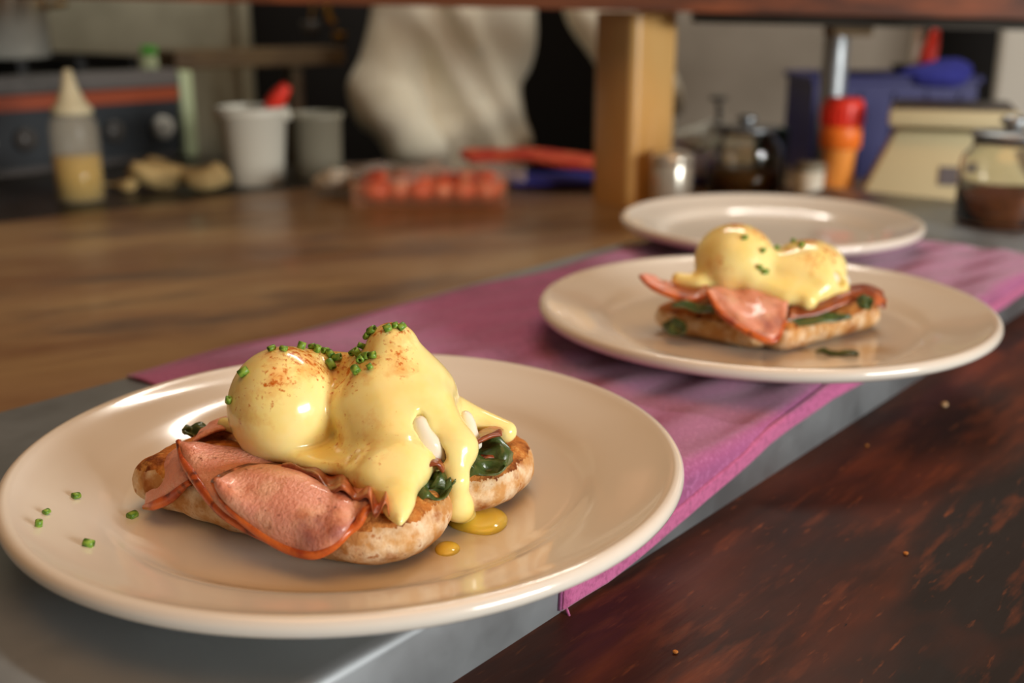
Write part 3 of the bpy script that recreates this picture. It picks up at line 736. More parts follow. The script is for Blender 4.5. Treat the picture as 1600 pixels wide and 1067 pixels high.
CHIVE_GROUP = {'L': 'chives on the round egg', 'R': 'chives on the peaked egg', 'B': 'chives on the middle plate', 'P': 'chives on bare plate'}
CHIVES = [
    ((-0.1011,0.4511,0.1125), (-0.18,-0.05,0.98), 'L', 'chopped chive on the round egg of the nearest plate, third from the left'),
    ((-0.0959,0.4494,0.1128), (0.04,-0.1,0.99), 'L', 'chopped chive on the round egg of the nearest plate, fourth from the left'),
    ((-0.0865,0.4625,0.1096), (0.13,0.16,0.98), 'L', 'chopped chive on the round egg of the nearest plate, sixth from the left'),
    ((-0.084,0.4603,0.1091), (0.27,-0.04,0.96), 'L', 'chopped chive on the round egg of the nearest plate, seventh from the left'),
    ((-0.078,0.4588,0.1076), (0.13,-0.31,0.94), 'L', 'chopped chive on the round egg of the nearest plate, tenth from the left'),
    ((-0.0748,0.4572,0.1067), (-0.03,-0.53,0.85), 'R', 'chopped chive on the peaked egg of the nearest plate, first from the left'),
    ((-0.0774,0.4541,0.1048), (0.35,-0.54,0.77), 'L', 'chopped chive on the round egg of the nearest plate, ninth from the left'),
    ((-0.0678,0.4589,0.1084), (-0.27,-0.07,0.96), 'R', 'chopped chive on the peaked egg of the nearest plate, second from the left'),
    ((-0.0651,0.455,0.1093), (-0.6,-0.19,0.78), 'R', 'chopped chive on the peaked egg of the nearest plate, fourth from the left'),
    ((-0.0606,0.4478,0.1105), (-0.53,-0.37,0.76), 'R', 'chopped chive on the peaked egg of the nearest plate, seventh from the left'),
    ((-0.0577,0.4463,0.1112), (-0.35,-0.48,0.81), 'R', 'chopped chive on the peaked egg of the nearest plate, tenth from the left'),
    ((-0.0644,0.4424,0.106), (-0.49,-0.4,0.78), 'R', 'chopped chive on the peaked egg of the nearest plate, third from the left'),
    ((-0.0586,0.441,0.1079), (-0.26,-0.54,0.8), 'R', 'chopped chive on the peaked egg of the nearest plate, ninth from the left'),
    ((-0.0631,0.4571,0.1121), (-0.87,-0.1,0.48), 'R', 'chopped chive on the peaked egg of the nearest plate, sixth from the left'),
    ((-0.0611,0.458,0.1164), (-0.85,-0.1,0.51), 'R', 'chopped chive on the peaked egg of the nearest plate, eighth from the left'),
    ((-0.059,0.4573,0.1189), (-0.64,-0.17,0.75), 'R', 'chopped chive on the peaked egg of the nearest plate, eleventh from the left'),
    ((-0.0523,0.4537,0.1208), (-0.13,-0.5,0.85), 'R', 'chopped chive on the peaked egg of the nearest plate, twelfth from the left'),
    ((-0.0495,0.4554,0.1214), (0.1,-0.37,0.92), 'R', 'chopped chive on the peaked egg of the nearest plate, thirteenth from the left'),
    ((-0.0471,0.4555,0.1208), (0.36,-0.38,0.85), 'R', 'chopped chive on the peaked egg of the nearest plate, fourteenth from the left'),
    ((-0.1106,0.4409,0.1057), (-0.57,-0.41,0.71), 'L', 'chopped chive on the round egg of the nearest plate, second from the left'),
    ((-0.1167,0.4385,0.0947), (-0.81,-0.51,0.27), 'L', 'chopped chive on the round egg of the nearest plate, first from the left'),
    ((-0.1874,0.4035,0.0543), (0.22,0.14,0.97), 'P', 'bright green chive ring nearest the left rim of the front plate'),
    ((-0.1898,0.4169,0.0532), (0.22,0.11,0.97), 'P', 'dark chive ring just above the bright one near the left rim'),
    ((-0.1863,0.4389,0.0503), (0.25,0.08,0.97), 'P', 'single chive ring highest of those on bare plate at left'),
    ((-0.1641,0.3927,0.0512), (0.2,0.17,0.97), 'P', 'pale chive ring lowest on the bare plate at left'),
    ((-0.1622,0.4369,0.0422), (0.07,0.03,1.0), 'P', 'dark flat chive flake beside the left corner of the front toast'),
    ((-0.0904,0.4584,0.1111), (0.27,0.2,0.94), 'L', 'chopped chive on the round egg of the nearest plate, fifth from the left'),
    ((-0.0805,0.4608,0.1084), (0.17,-0.1,0.98), 'L', 'chopped chive on the round egg of the nearest plate, eighth from the left'),
    ((-0.0628,0.448,0.109), (-0.55,-0.24,0.8), 'R', 'chopped chive on the peaked egg of the nearest plate, fifth from the left'),
    ((0.1573,0.6923,0.1036), (0.52,-0.73,0.46), 'B', 'blurred chive on the sauced eggs of the middle plate, third from the left'),
    ((0.1551,0.6871,0.0941), (0.34,-0.87,0.37), 'B', 'blurred chive on the sauced eggs of the middle plate, second from the left'),
    ((0.1586,0.6872,0.0912), (0.44,-0.72,0.54), 'B', 'blurred chive on the sauced eggs of the middle plate, fourth from the left'),
    ((0.1691,0.7049,0.1022), (0.42,-0.14,0.9), 'B', 'blurred chive on the sauced eggs of the middle plate, fifth from the left'),
    ((0.1827,0.7145,0.1048), (-0.31,0.1,0.95), 'B', 'blurred chive on the sauced eggs of the middle plate, sixth from the left'),
    ((0.185,0.7038,0.1045), (-0.2,-0.25,0.95), 'B', 'blurred chive on the sauced eggs of the middle plate, seventh from the left'),
    ((0.1465,0.6951,0.1112), (0.05,-0.64,0.77), 'B', 'blurred chive on the sauced eggs of the middle plate, first from the left'),
]
ring_prof = [(.0007, -.0014), (.0016, -.0014), (.00165, 0), (.0016, .0014), (.0007, .0014), (.0007, -.0014)]
ring_mesh = None
for (p, n, k, lb) in CHIVES:
    nrm = Vector(n).normalized()
    if ring_mesh is None:
        o = add('chive_ring', lathe(ring_prof, 14), M['chive'], local=True); ring_mesh = o.data
    else:
        o = bpy.data.objects.new('chive_ring', ring_mesh); COL.objects.link(o)
    q = nrm.to_track_quat('Z', 'Y') @ Matrix.Rotation(rnd.uniform(0, 6.28), 3, 'Z').to_quaternion() @ Matrix.Rotation(rnd.choice([0.1, 1.2, 1.57, 1.57, 1.4]), 3, 'X').to_quaternion()
    o.rotation_euler = q.to_euler(); o.location = Vector(p)+nrm*.0011
    f = rnd.uniform(.85, 1.15); o.scale = (f, f*rnd.uniform(.75, 1), f*rnd.uniform(.9, 1.5))
    tag(o, lb, 'chive', CHIVE_GROUP[k])

CRUMBS = [((0.2832,0.691,0), .0022, 'pale crumb on the dark counter right of the middle plate'), ((0.2111,0.6209,0), .0012, 'tiny crumb on the dark counter near the steel strip'),
          ((0.1882,0.4838,0), .0013, 'tiny orange crumb on the dark counter at lower right'), ((0.0662,0.3987,0), .0012, 'small crumb on the dark counter at the bottom centre')]
for k, (p, r, lb) in enumerate(CRUMBS):
    V, F = nets(lambda X, Y, Z: ell(X, Y, Z, (p[0], p[1], r*.7), (r, r*.8, r*.7))+.15*r*wav(X, Y, Z, 2.5/r, k), (p[0]-2*r, p[1]-2*r, -.3*r), (p[0]+2*r, p[1]+2*r, 2*r), r*.22)
    tag(add('bread_crumb', (V, F), M['toast'] if k else M['crumb']), lb, 'crumb')

# ------------------------------------------------------------------ shelf over the pass with its posts
SH = math.atan2(-.12, 1.1)
sh = thing('pass_shelf', 'red-brown wooden shelf board spanning above the counter', 'shelf', (.2, 1.42, .24))
def shelf_board(y0, y1, dz0, dz1, x0=-.9, x1=1.2):
    V = []
    for x in (x0, x1):
        zb = .2488-.0205*x; yb = 1.43-.11*x
        for yy, zz in ((y0, dz0), (y1, dz0), (y1, dz1), (y0, dz1)): V.append((x, yb+yy, zb+zz))
    return np.array(V), [(0, 3, 2, 1), (4, 5, 6, 7), (0, 1, 5, 4), (1, 2, 6, 5), (2, 3, 7, 6), (3, 0, 4, 7)]
add('shelf_board', shelf_board(-.03, .25, 0, .05), M['shelfwood'], sh, smooth=False)
add('under_rail', shelf_board(.03, .06, -.013, .0, .225, 1.15), M['dark_steel'], sh, smooth=False)
add('bracket', box((.425, 1.47, .226), (.05, .05, .022), 0, .003), M['beam'], sh, smooth=False)
post_poly = []
for q in range(4):
    for k in range(7):
        a = R(90*q+15*k); cx, cy = .028*(1 if q in (0, 3) else -1), .028*(1 if q < 2 else -1)
        px_, py_ = cx+.012*math.cos(a), cy+.012*math.sin(a)
        post_poly.append((.161+px_*math.cos(R(38))-py_*math.sin(R(38)), 1.505+px_*math.sin(R(38))+py_*math.cos(R(38))))
pw = add('shelf_post', prism(post_poly, 0, .2443), M['postwood'])
autosmooth(pw); tag(pw, 'thick square varnished tan post holding up the shelf', 'post')
sp = add('steel_post', lathe([(.022, 0), (.022, .006), (.0175, .008), (.0175, .232)], 32, (.441, 1.575, 0)), M['steel'])
autosmooth(sp); tag(sp, 'slim steel tube post under the shelf behind the red-lidded bottle', 'post')

# ------------------------------------------------------------------ things on the counter, right side
x, y = .205, 1.437
t = thing('metal_shaker', 'small brushed metal shaker beside the tan post', 'shaker', (x, y, 0))
add('body', lathe([(.0255, 0), (.0265, .003), (.0265, .056), (.0255, .059)], 40, (x, y, 0)), M['pot_steel'], t)
add('cap', lathe([(.027, .0585), (.027, .066), (.024, .072), (.012, .0755), (0, .076)], 40, (x, y, 0)), M['pot_steel'], t)

def jar(x, y, z, r, h, label, content, ch, lid_m, lidh):
    t = thing('glass_jar', label, 'jar', (x, y, z), 'glass jars on the counter')
    c = (x, y, z); w = .0025
    add('glass_body', lathe([(0, 0), (r*.9, 0), (r, r*.1), (r, h*.70), (r*.95, h*.8), (r*.78, h*.9), (r*.76, h), (r*.76-w, h), (r*.78-w, h*.9), (r*.95-w, h*.8), (r-w, h*.70), (r-w, r*.14), (0, w*1.4)], 48, c), M['glass'], t)
    add('contents', lathe([(0, w*1.7), (r*.9-w, w*1.7), (r-w*1.3, r*.18), (r-w*1.3, ch*.95), (r*.6, ch), (0, ch*1.02)], 40, c), content, t)
    ld = add('lid', lathe([(r*.74-w, h*.985), (r*.82, h+.0006), (r*.84, h+lidh*.4), (r*.8, h+lidh*.8), (r*.3, h+lidh), (0, h+lidh)], 40, c), lid_m, t)
    add('lid_knob', lathe([(r*.18, h+lidh), (r*.16, h+lidh+.004), (r*.3, h+lidh+.009), (r*.22, h+lidh+.014), (0, h+lidh+.015)], 24, c), lid_m, ld)
    return t
jar(.322, 1.56, 0, .052, .088, 'squat glass jar of dark preserve with shiny lid behind the empty plate', M['preserve'], .036, M['steel'], .006)
jar(.508, 1.15, .0346, .047, .088, 'large glass jar of brown spice at the far right edge', M['spice'], .030, M['steel'], .008)
t = thing('serving_spoon', 'thin dark spoon handle standing up behind the squat jar', 'spoon', (.303, 1.63, 0))
add('handle', tube([(.303, 1.63, .0045), (.300, 1.63, .06), (.296, 1.635, .118)], [.003, .003, .0045], 8, 14), M['dark_steel'], t)
add('bowl', lathe([(0, -.004), (.011, -.002), (.014, .001), (.011, .004), (0, .005)], 20, (.2955, 1.635, .124), 1, .5), M['dark_steel'], t)

x, y = .432, 1.487
t = thing('sauce_bottle', 'red-lidded orange sauce bottle in front of the steel post', 'bottle', (x, y, 0))
add('body', lathe([(.019, 0), (.0205, .003), (.0205, .062), (.022, .070), (.0225, .078)], 36, (x, y, 0)), M['amber'], t)
add('collar', lathe([(.0225, .072), (.0265, .074), (.0265, .098), (.025, .102)], 36, (x, y, 0)), M['orange'], t)
lid_parts = lathe([(.0255, .1015), (.0265, .104), (.0265, .128), (.0245, .135), (.020, .1375), (0, .138)], 36, (x, y, 0))
ld = add('lid', lid_parts, M['red'], t)
for k in range(24):
    a = k*math.pi/12
    add('lid_ridge', box((x+.0268*math.cos(a), y+.0268*math.sin(a), .115), (.0022, .0016, .022), a), M['red'], ld, smooth=False)
x, y = .392, 1.472
t = thing('white_tub', 'small white tub half hidden behind the red-lidded bottle', 'tub', (x, y, 0))
add('body', lathe([(.015, 0), (.0165, .002), (.0175, .046)], 28, (x, y, 0)), M['white_plastic'], t)
add('lid', lathe([(.0185, .0455), (.0185, .053), (.017, .055), (0, .0555)], 28, (x, y, 0)), M['grey_plastic'], t)
x, y = .372, 1.62
t = thing('teal_canister', 'dark teal canister between the squat jar and the bottle', 'canister', (x, y, 0))
add('body', lathe([(.022, 0), (.0235, .003), (.0235, .070), (.022, .073)], 28, (x, y, 0)), M['teal'], t)
add('lid', lathe([(.0245, .072), (.0245, .082), (.022, .085), (0, .086)], 28, (x, y, 0)), M['teal'], t)

t = thing('lilac_tub', 'pale lilac tub behind the metal shaker', 'tub', (.272, 1.64, 0))
add('body', lathe([(.030, 0), (.032, .003), (.034, .052)], 32, (.272, 1.64, 0)), M['lilac'], t)
add('base_band', lathe([(.0325, .003), (.0335, .004), (.0338, .016), (.033, .017)], 32, (.272, 1.64, 0)), M['blue'], t)
o = sdf_obj('plastic_bag', lambda X, Y, Z: smin(ell(X, Y, Z, (.268, 1.64, .066), (.036, .03, .017)), ell(X, Y, Z, (.292, 1.635, .078), (.018, .018, .016)), .012)+.004*wav(X, Y, Z, 110, 5)+.002*wav(X, Y, Z, 260, 6),
            (.215, 1.59, .04), (.33, 1.69, .108), .003, M['white_plastic'], 'crumpled whitish bag lying on the lilac tub', 'bag')

# kitchen scale
x, y = .557, 1.475
t = thing('kitchen_scale', 'cream kitchen scale with sloping sides and flat weighing platform', 'scale', (x, y, 0))
def rot(VF, a=R(-19)):
    V = np.asarray(VF[0])-[x, y, 0]; c, q = math.cos(a), math.sin(a)
    return np.stack([V[:, 0]*c-V[:, 1]*q, V[:, 0]*q+V[:, 1]*c, V[:, 2]], 1)+[x, y, 0], VF[1]
add('body', rot(box((x+.012, y, .052), (.215, .15, .096), 0, .006, (.62, .66))), M['cream_plastic'], t)
autosmooth(t.children[0])
for dx in (-.07, .09):
    for dy in (-.05, .05): add('foot', rot(lathe([(.009, 0), (.009, .0055)], 16, (x+dx, y+dy, 0))), M['black'], t)
add('stem', rot(lathe([(.02, .098), (.02, .108)], 24, (x+.012, y, 0))), M['dark_steel'], t)
pf = add('platform', rot(box((x+.012, y-.01, .1175), (.152, .14, .022), 0, .005)), M['cream_plastic'], t); autosmooth(pf)
add('platform_tray', rot(box((x+.012, y-.01, .130), (.14, .128, .0035), 0, .0015)), M['grey_enamel'], pf)
add('display', rot(box((x+.02, y-.0635, .046), (.036, .004, .024), 0, .001, rx=R(-15))), M['display'], t, smooth=False)

# blue crate
def crate(x, y, z, sx, sy, h):
    t = thing('blue_crate', 'blue plastic crate standing behind the kitchen scale', 'crate', (x, y, z))
    w = .005
    add('bottom', box((x, y, z+w/2), (sx, sy, w)), M['blue'], t, smooth=False)
    for dx in (-1, 1): add('side_wall', box((x+dx*(sx-w)/2, y, z+h/2), (w, sy, h-2*w)), M['blue'], t, smooth=False)
    for dy in (-1, 1): add('side_wall', box((x, y+dy*(sy-w)/2, z+h/2), (sx-2*w, w, h-2*w)), M['blue'], t, smooth=False)
    for dx in (-1, 1): add('rim', box((x+dx*(sx)/2, y, z+h-.004), (.012, sy+.012, .010), 0, .002), M['blue'], t, smooth=False)
    for dy in (-1, 1): add('rim', box((x, y+dy*(sy)/2, z+h-.004), (sx-.012, .012, .010), 0, .002), M['blue'], t, smooth=False)
    for k in range(5): add('rib', box((x+(k-2)*sx*.2, y-sy/2-.002, z+h*.45), (.004, .004, h*.8)), M['blue'], t, smooth=False)
crate(.575, 1.80, 0, .245, .17, .150)
o = sdf_obj('blue_towel', lambda X, Y, Z: smin(ell(X, Y, Z, (.635, 1.735, .150), (.05, .045, .018)), ell(X, Y, Z, (.66, 1.74, .158), (.03, .03, .018)), .02)+.004*wav(X, Y, Z, 90, 3)+.002*wav(X, Y, Z, 220, 9),
            (.57, 1.66, .115), (.72, 1.81, .19), .004, M['bluecloth'], 'bunched blue towel on the corner of the crate', 'towel')
t = thing('kitchen_knife', 'red-handled knife standing upright in the blue crate', 'knife', (.652, 1.80, .006))
add('blade', box((.648, 1.80, .085), (.022, .002, .155), 0, .0004), M['steel'], t, smooth=False)
add('handle', tube([(.648, 1.80, .160), (.651, 1.80, .18), (.657, 1.80, .216)], [.010, .0125, .011, .006], 12, 12), M['red'], t)
t = thing('spatula', 'white-handled spatula leaning beside the red knife', 'spatula', (.628, 1.81, .006))
add('handle', tube([(.628, 1.81, .07), (.634, 1.812, .235)], [.006, .008, .005], 10, 10), M['white_plastic'], t)
add('blade', box((.626, 1.81, .045), (.05, .002, .075), 0, .0005), M['dark_steel'], t, smooth=False)
t = thing('black_ladle', 'black ladle resting on the rim of the blue crate', 'ladle', (.60, 1.80, .006))
add('handle', tube([(.6, 1.80, .010), (.605, 1.80, .10), (.612, 1.80, .150)], .004, 8, 8), M['black'], t)
add('bowl', lathe([(0, -.016), (.014, -.012), (.020, 0), (.018, 0), (.012, -.010), (0, -.013)], 24, (.612, 1.80, .164)), M['black'], t)

# fridge and grey partition at the right
t = thing('fridge', 'white fridge side at the right edge of the kitchen', 'fridge', (1.32, 2.42, -.9))
add('body', box((1.32, 2.42, .0), (.55, .5, 1.798), R(-24), .01), M['fridge'], t, smooth=False)
add('door', box((1.32-.269*.407, 2.42-.269*.914, .02), (.54, .035, 1.74), R(-24), .008), M['fridge'], t, smooth=False)
dr = t.children[1]
add('door_handle', box((1.32-.298*.407+.2*.914, 2.42-.298*.914-.2*.407, .35), (.02, .02, .3), R(-24), .004), M['steel'], dr, smooth=False)

# ------------------------------------------------------------------ counter, middle: meat pack, towels
x, y = -.107, 1.50
t = thing('meat_pack', 'clear tray of raw red meat under plastic film', 'package', (x, y, 0), rz=0)
def tray(X, Y, Z):
    px, py = X-x, Y-y
    return None
add('tray', join([box((x, y, .002), (.196, .11, .003)), box((x, y-.0605, .018), (.2, .0015, .032)), box((x, y+.0605, .018), (.2, .0015, .032)), box((x-.0995, y, .018), (.003, .11, .032)), box((x+.0995, y, .018), (.003, .11, .032))]), M['tray'], t, smooth=False)
g = random.Random(4)
for k in range(6):
    cx = x-.070+.028*k
    V, F = nets(lambda X, Y, Z: ell(X, Y, Z, (cx, y-.002+.004*(k % 2), .0205), (.0275, .056, .0205))+.0012*wav(X, Y, Z, 160, 40+k), (cx-.034, y-.066, .001), (cx+.034, y+.064, .046), .003)
    add('meat_piece', (V, F), M['meat'], t)
fm = sheet([[(x-.125+.05*i, y-.07+.035*j, .040+.004*math.sin(i*2.3+j*1.7)+.0035*math.cos(i*4.1-j)) for i in range(6)] for j in range(5)], 44, 30, .0008, .0035, 4)
add('film', fm, M['film'], t)
o = sdf_obj('crumpled_film', lambda X, Y, Z: smin(ell(X, Y, Z, (-.250, 1.545, .020), (.022, .022, .015)), ell(X, Y, Z, (-.235, 1.53, .026), (.022, .02, .012)), .012)+.0045*wav(X, Y, Z, 150, 5)+.002*wav(X, Y, Z, 380, 6),
            (-.29, 1.5, -.001), (-.2, 1.58, .056), .0025, M['white_plastic'], 'crumpled pale wrapping film at the left end of the meat pack', 'film')
def towel(name, rows, m, label, th=.010):
    o = add(name, sheet(rows, 40, 20, th, .003, len(label)), m); return tag(o, label, 'towel')
towel('blue_towel', [[(.00, 1.60, .006), (.06, 1.585, .010), (.12, 1.59, .008), (.19, 1.60, .006)], [(-.03, 1.68, .012), (.05, 1.66, .013), (.12, 1.67, .012), (.2, 1.68, .010)], [(-.04, 1.76, .008), (.05, 1.76, .010), (.12, 1.76, .008), (.2, 1.76, .006)]], M['bluecloth'], 'folded blue towel lying under the red towel by the tan post', .012)
towel('red_towel', [[(-.06, 1.66, .028), (.01, 1.655, .032), (.07, 1.645, .026), (.13, 1.645, .022)], [(-.08, 1.73, .034), (.0, 1.72, .038), (.07, 1.72, .032), (.14, 1.72, .026)], [(-.08, 1.79, .02), (.0, 1.79, .026), (.07, 1.79, .022), (.14, 1.79, .018)]], M['redcloth'], 'red towel folded on top of the blue towel by the person', .010)

# ------------------------------------------------------------------ left bench with stove and containers
EX = np.array([.643, .766]); GX = np.array([-.766, .643])
bt = thing('steel_bench', 'dark steel bench beyond the counter at left', 'bench', (-.7, 1.75, -.9))
bpoly = [(-1.17, .885), (-.63, 1.345), (-.285, 1.642), (-.235, 1.74), (-.50, 1.985), (-.88, 2.26), (-1.55, 2.26), (-1.95, 1.4)]
add('bench_top', prism(bpoly, -.035, -.002), M['dark_steel'], bt, smooth=False)
add('bench_body', prism([(px*.96-.03, py*.96+.08) for px, py in bpoly], -.9, -.036), M['dark_steel'], bt, smooth=False)

def fr(o, u, v, z): p = np.array(o)+EX*u+GX*v; return (p[0], p[1], z)
SO = np.array([-.556, 1.965])          # right front corner of the stove
ang = math.atan2(EX[1], EX[0])
t = thing('countertop_stove', 'slate grey countertop stove with rust-red stripe and pale knobs', 'stove', (SO[0], SO[1], -.002))
def sbox(u0, u1, v0, v1, z0, z1, bevel=0.0):
    c = fr(SO, (u0+u1)/2, (v0+v1)/2, (z0+z1)/2)
    return box(c, (u1-u0, v1-v0, z1-z0), ang, bevel)
add('body', sbox(-.72, 0, .012, .42, .0, .135), M['grey_enamel'], t, smooth=False)
add('control_panel', sbox(-.72, -.022, 0, .012, .012, .098), M['panel'], t, smooth=False)
add('stripe', sbox(-.72, -.022, -.004, .012, .099, .121), M['stripe'], t, smooth=False)
add('top_edge', sbox(-.72, -.022, -.008, .03, .122, .150, .004), M['grey_enamel'], t, smooth=False)
add('end_trim', sbox(-.022, .004, -.012, .03, .0, .146, .005), M['palegreen'], t, smooth=False)
hb = add('hob', sbox(-.70, -.04, .06, .40, .136, .145), M['black'], t, smooth=False)
for k in range(7): add('grate_bar', sbox(-.66+.1*k, -.645+.1*k, .07, .39, .146, .170), M['black'], hb, smooth=False)
for u, m, r in ((-.058, 'knob', .019), (-.15, 'knob_dark', .018), (-.30, 'knob_dark', .018), (-.36, 'knob', .011), (-.47, 'knob_dark', .018), (-.56, 'knob', .012)):
    V, F = lathe([(r, 0), (r, .008), (r*.8, .014), (0, .015)], 28)
    mt = Matrix.Translation(fr(SO, u, 0, .055)) @ Matrix.Rotation(ang, 4, 'Z') @ Matrix.Rotation(R(90), 4, 'X')
    kn = add('knob', ([tuple(mt @ Vector(p)) for p in V], F), M[m], t)
    V, F = box((0, r*.2, .0175), (r*.28, r*1.3, .005), 0, .001)
    add('knob_grip', ([tuple(mt @ Vector(p)) for p in V], F), M[m], kn, smooth=False)
# pot on the stove
pp = fr(SO, -.235, .15, .170)
t = thing('steel_pot', 'shiny steel pot standing on the stove at far left', 'pot', pp)
add('body', lathe([(0, 0), (.062, 0), (.068, .004), (.069, .10), (.071, .104), (.071, .107), (.068, .107), (.067, .10), (.066, .006), (0, .004)], 44, pp), M['pot_steel'], t)
for s in (-1, 1):
    a0 = np.array(pp)+[s*.068, -.012, .08]
    add('handle', tube([a0, a0+[s*.03, 0, .004], a0+[s*.03, .026, .004], a0+[0, .026, 0]], .004, 8, 16), M['brass'], t)
g0 = fr(SO, -.047, .035, .148)
t = thing('green_lighter', 'bright green plastic lighter standing on the stove corner', 'lighter', g0)
add('body', box((g0[0], g0[1], g0[2]+.012), (.024, .014, .024), 0, .003), M['palegreen'], t)
add('top', box((g0[0], g0[1], g0[2]+.0315), (.026, .016, .015), 0, .004), M['green'], t)
# oil bottle
x, y = -.583, 1.508
t = thing('oil_bottle', 'clear squeeze bottle with yellow oil and pale cone nozzle', 'bottle', (x, y, -.002))
add('body', lathe([(0, 0), (.030, 0), (.032, .003), (.032, .094), (.030, .106), (.025, .118), (.0235, .118), (.0285, .105), (.0305, .094), (.0305, .004), (0, .002)], 40, (x, y, -.002)), M['softclear'], t)
add('oil', lathe([(0, .0025), (.0298, .0045), (.0300, .062), (0, .062)], 36, (x, y, -.002)), M['oil'], t)
add('nozzle', lathe([(.0265, .116), (.0265, .124), (.020, .130), (.011, .150), (.005, .174), (0, .174)], 32, (x, y, -.002)), M['nozzle'], t)
# crumpled paper
def crumple(X, Y, Z):
    d = ell(X, Y, Z, (-.505, 1.60, .022), (.05, .034, .024))
    d = smin(d, ell(X, Y, Z, (-.435, 1.595, .018), (.034, .03, .022)), .016)
    d = smin(d, cap(X, Y, Z, (-.54, 1.58, .01), (-.60, 1.60, .008), .014, .006), .012)
    return smax(d+.016*np.abs(wav(X, Y, Z, 75, 21))+.012*wav(X, Y, Z, 120, 22), -(Z+.001), .003)
sdf_obj('crumpled_paper', crumple, (-.64, 1.52, -.0012), (-.37, 1.67, .066), .003, M['paper'], 'crumpled brown paper lying between oil bottle and white bucket', 'paper')
# white bucket, grey tub, red spatula
x, y = -.381, 1.668
t = thing('white_bucket', 'white tapered plastic bucket on the bench', 'bucket', (x, y, -.002))
add('body', lathe([(0, 0), (.039, 0), (.041, .003), (.0485, .098), (.0515, .100), (.053, .104), (.053, .112), (.050, .113), (.0485, .106), (.046, .098), (.039, .006), (0, .004)], 44, (x, y, -.002)), M['white_plastic'], t)
for s in (-1, 1): add('handle_lug', box((x+s*.052, y, .098), (.008, .016, .014), 0, .002), M['white_plastic'], t)
t = thing('red_spatula', 'red-handled spatula sticking up out of the white bucket', 'spatula', (x+.02, y, .004))
add('handle', tube([(x+.018, y+.01, .100), (x+.034, y+.008, .118), (x+.052, y+.006, .140)], [.007, .013, .013, .008], 12, 14), M['red'], t)
add('shaft', tube([(x+.008, y+.012, .006), (x+.018, y+.01, .102)], .004, 8, 6), M['steel'], t)
x, y = -.300, 1.735
t = thing('grey_tub', 'dull grey-green plastic tub behind the white bucket', 'tub', (x, y, -.002))
add('body', lathe([(0, 0), (.036, 0), (.037, .003), (.039, .088), (.042, .090), (.042, .098), (.039, .098), (.036, .09), (.034, .005), (0, .004)], 40, (x, y, -.002)), M['grey_plastic'], t)
# raised back ledge (old beam on legs) and steel panel behind the stove
BO = np.array([-.60, 2.13])
t = thing('back_ledge', 'old brown wooden ledge on legs behind the bench', 'ledge', (BO[0]+.1, BO[1]+.12, -.9))
def lbox(u0, u1, v0, v1, z0, z1):
    c = np.array([-.49, 2.27])+np.array([.8, .6])*(u0+u1)/2+np.array([-.6, .8])*(v0+v1)/2
    return box((c[0], c[1], (z0+z1)/2), (u1-u0, v1-v0, z1-z0), math.atan2(.6, .8), .003)
add('board', lbox(-.2, .15, -.06, .06, .140, .172), M['beam'], t, smooth=False)
for u in (-.18, .05): add('leg', lbox(u, u+.025, -.02, .02, -.9, .1395), M['beam'], t, smooth=False)
t = thing('splashback', 'dull grey steel splashback standing behind the stove', 'splashback', (-.95, 2.60, -.9))
add('sheet', box((-1.16, 2.64, .25), (1.10, .02, 2.298), R(8), .003), M['hood'], t, smooth=False)
add('edge_fold', box((-.622, 2.70, .25), (.03, .04, 2.298), R(8), .003), M['hood'], t, smooth=False)
# hanging utensils in the dark
t = thing('brass_ladle', 'tarnished brass ladle hanging in the dark beside the person', 'ladle', (-.375, 2.42, .17))
add('handle', tube([(-.385, 2.42, .33), (-.382, 2.42, .24), (-.37, 2.42, .215)], .008, 10, 12), M['brass'], t)
add('bowl', lathe([(0, -.022), (.016, -.014), (.021, 0), (.019, .001), (.013, -.010), (0, -.017)], 28, (-.36, 2.42, .198), .8, 1), M['brass'], t)
t = thing('hanging_cup', 'small tarnished cup hanging left of the brass ladle', 'cup', (-.42, 2.42, .19))
add('bowl', lathe([(0, 0), (.015, .002), (.019, .014), (.02, .03), (.018, .03), (.016, .012), (0, .005)], 28, (-.418, 2.42, .192)), M['knob_dark'], t)
add('handle', tube([(-.418, 2.42, .222), (-.41, 2.42, .26), (-.395, 2.42, .33)], .003, 8, 8), M['brass'], t)

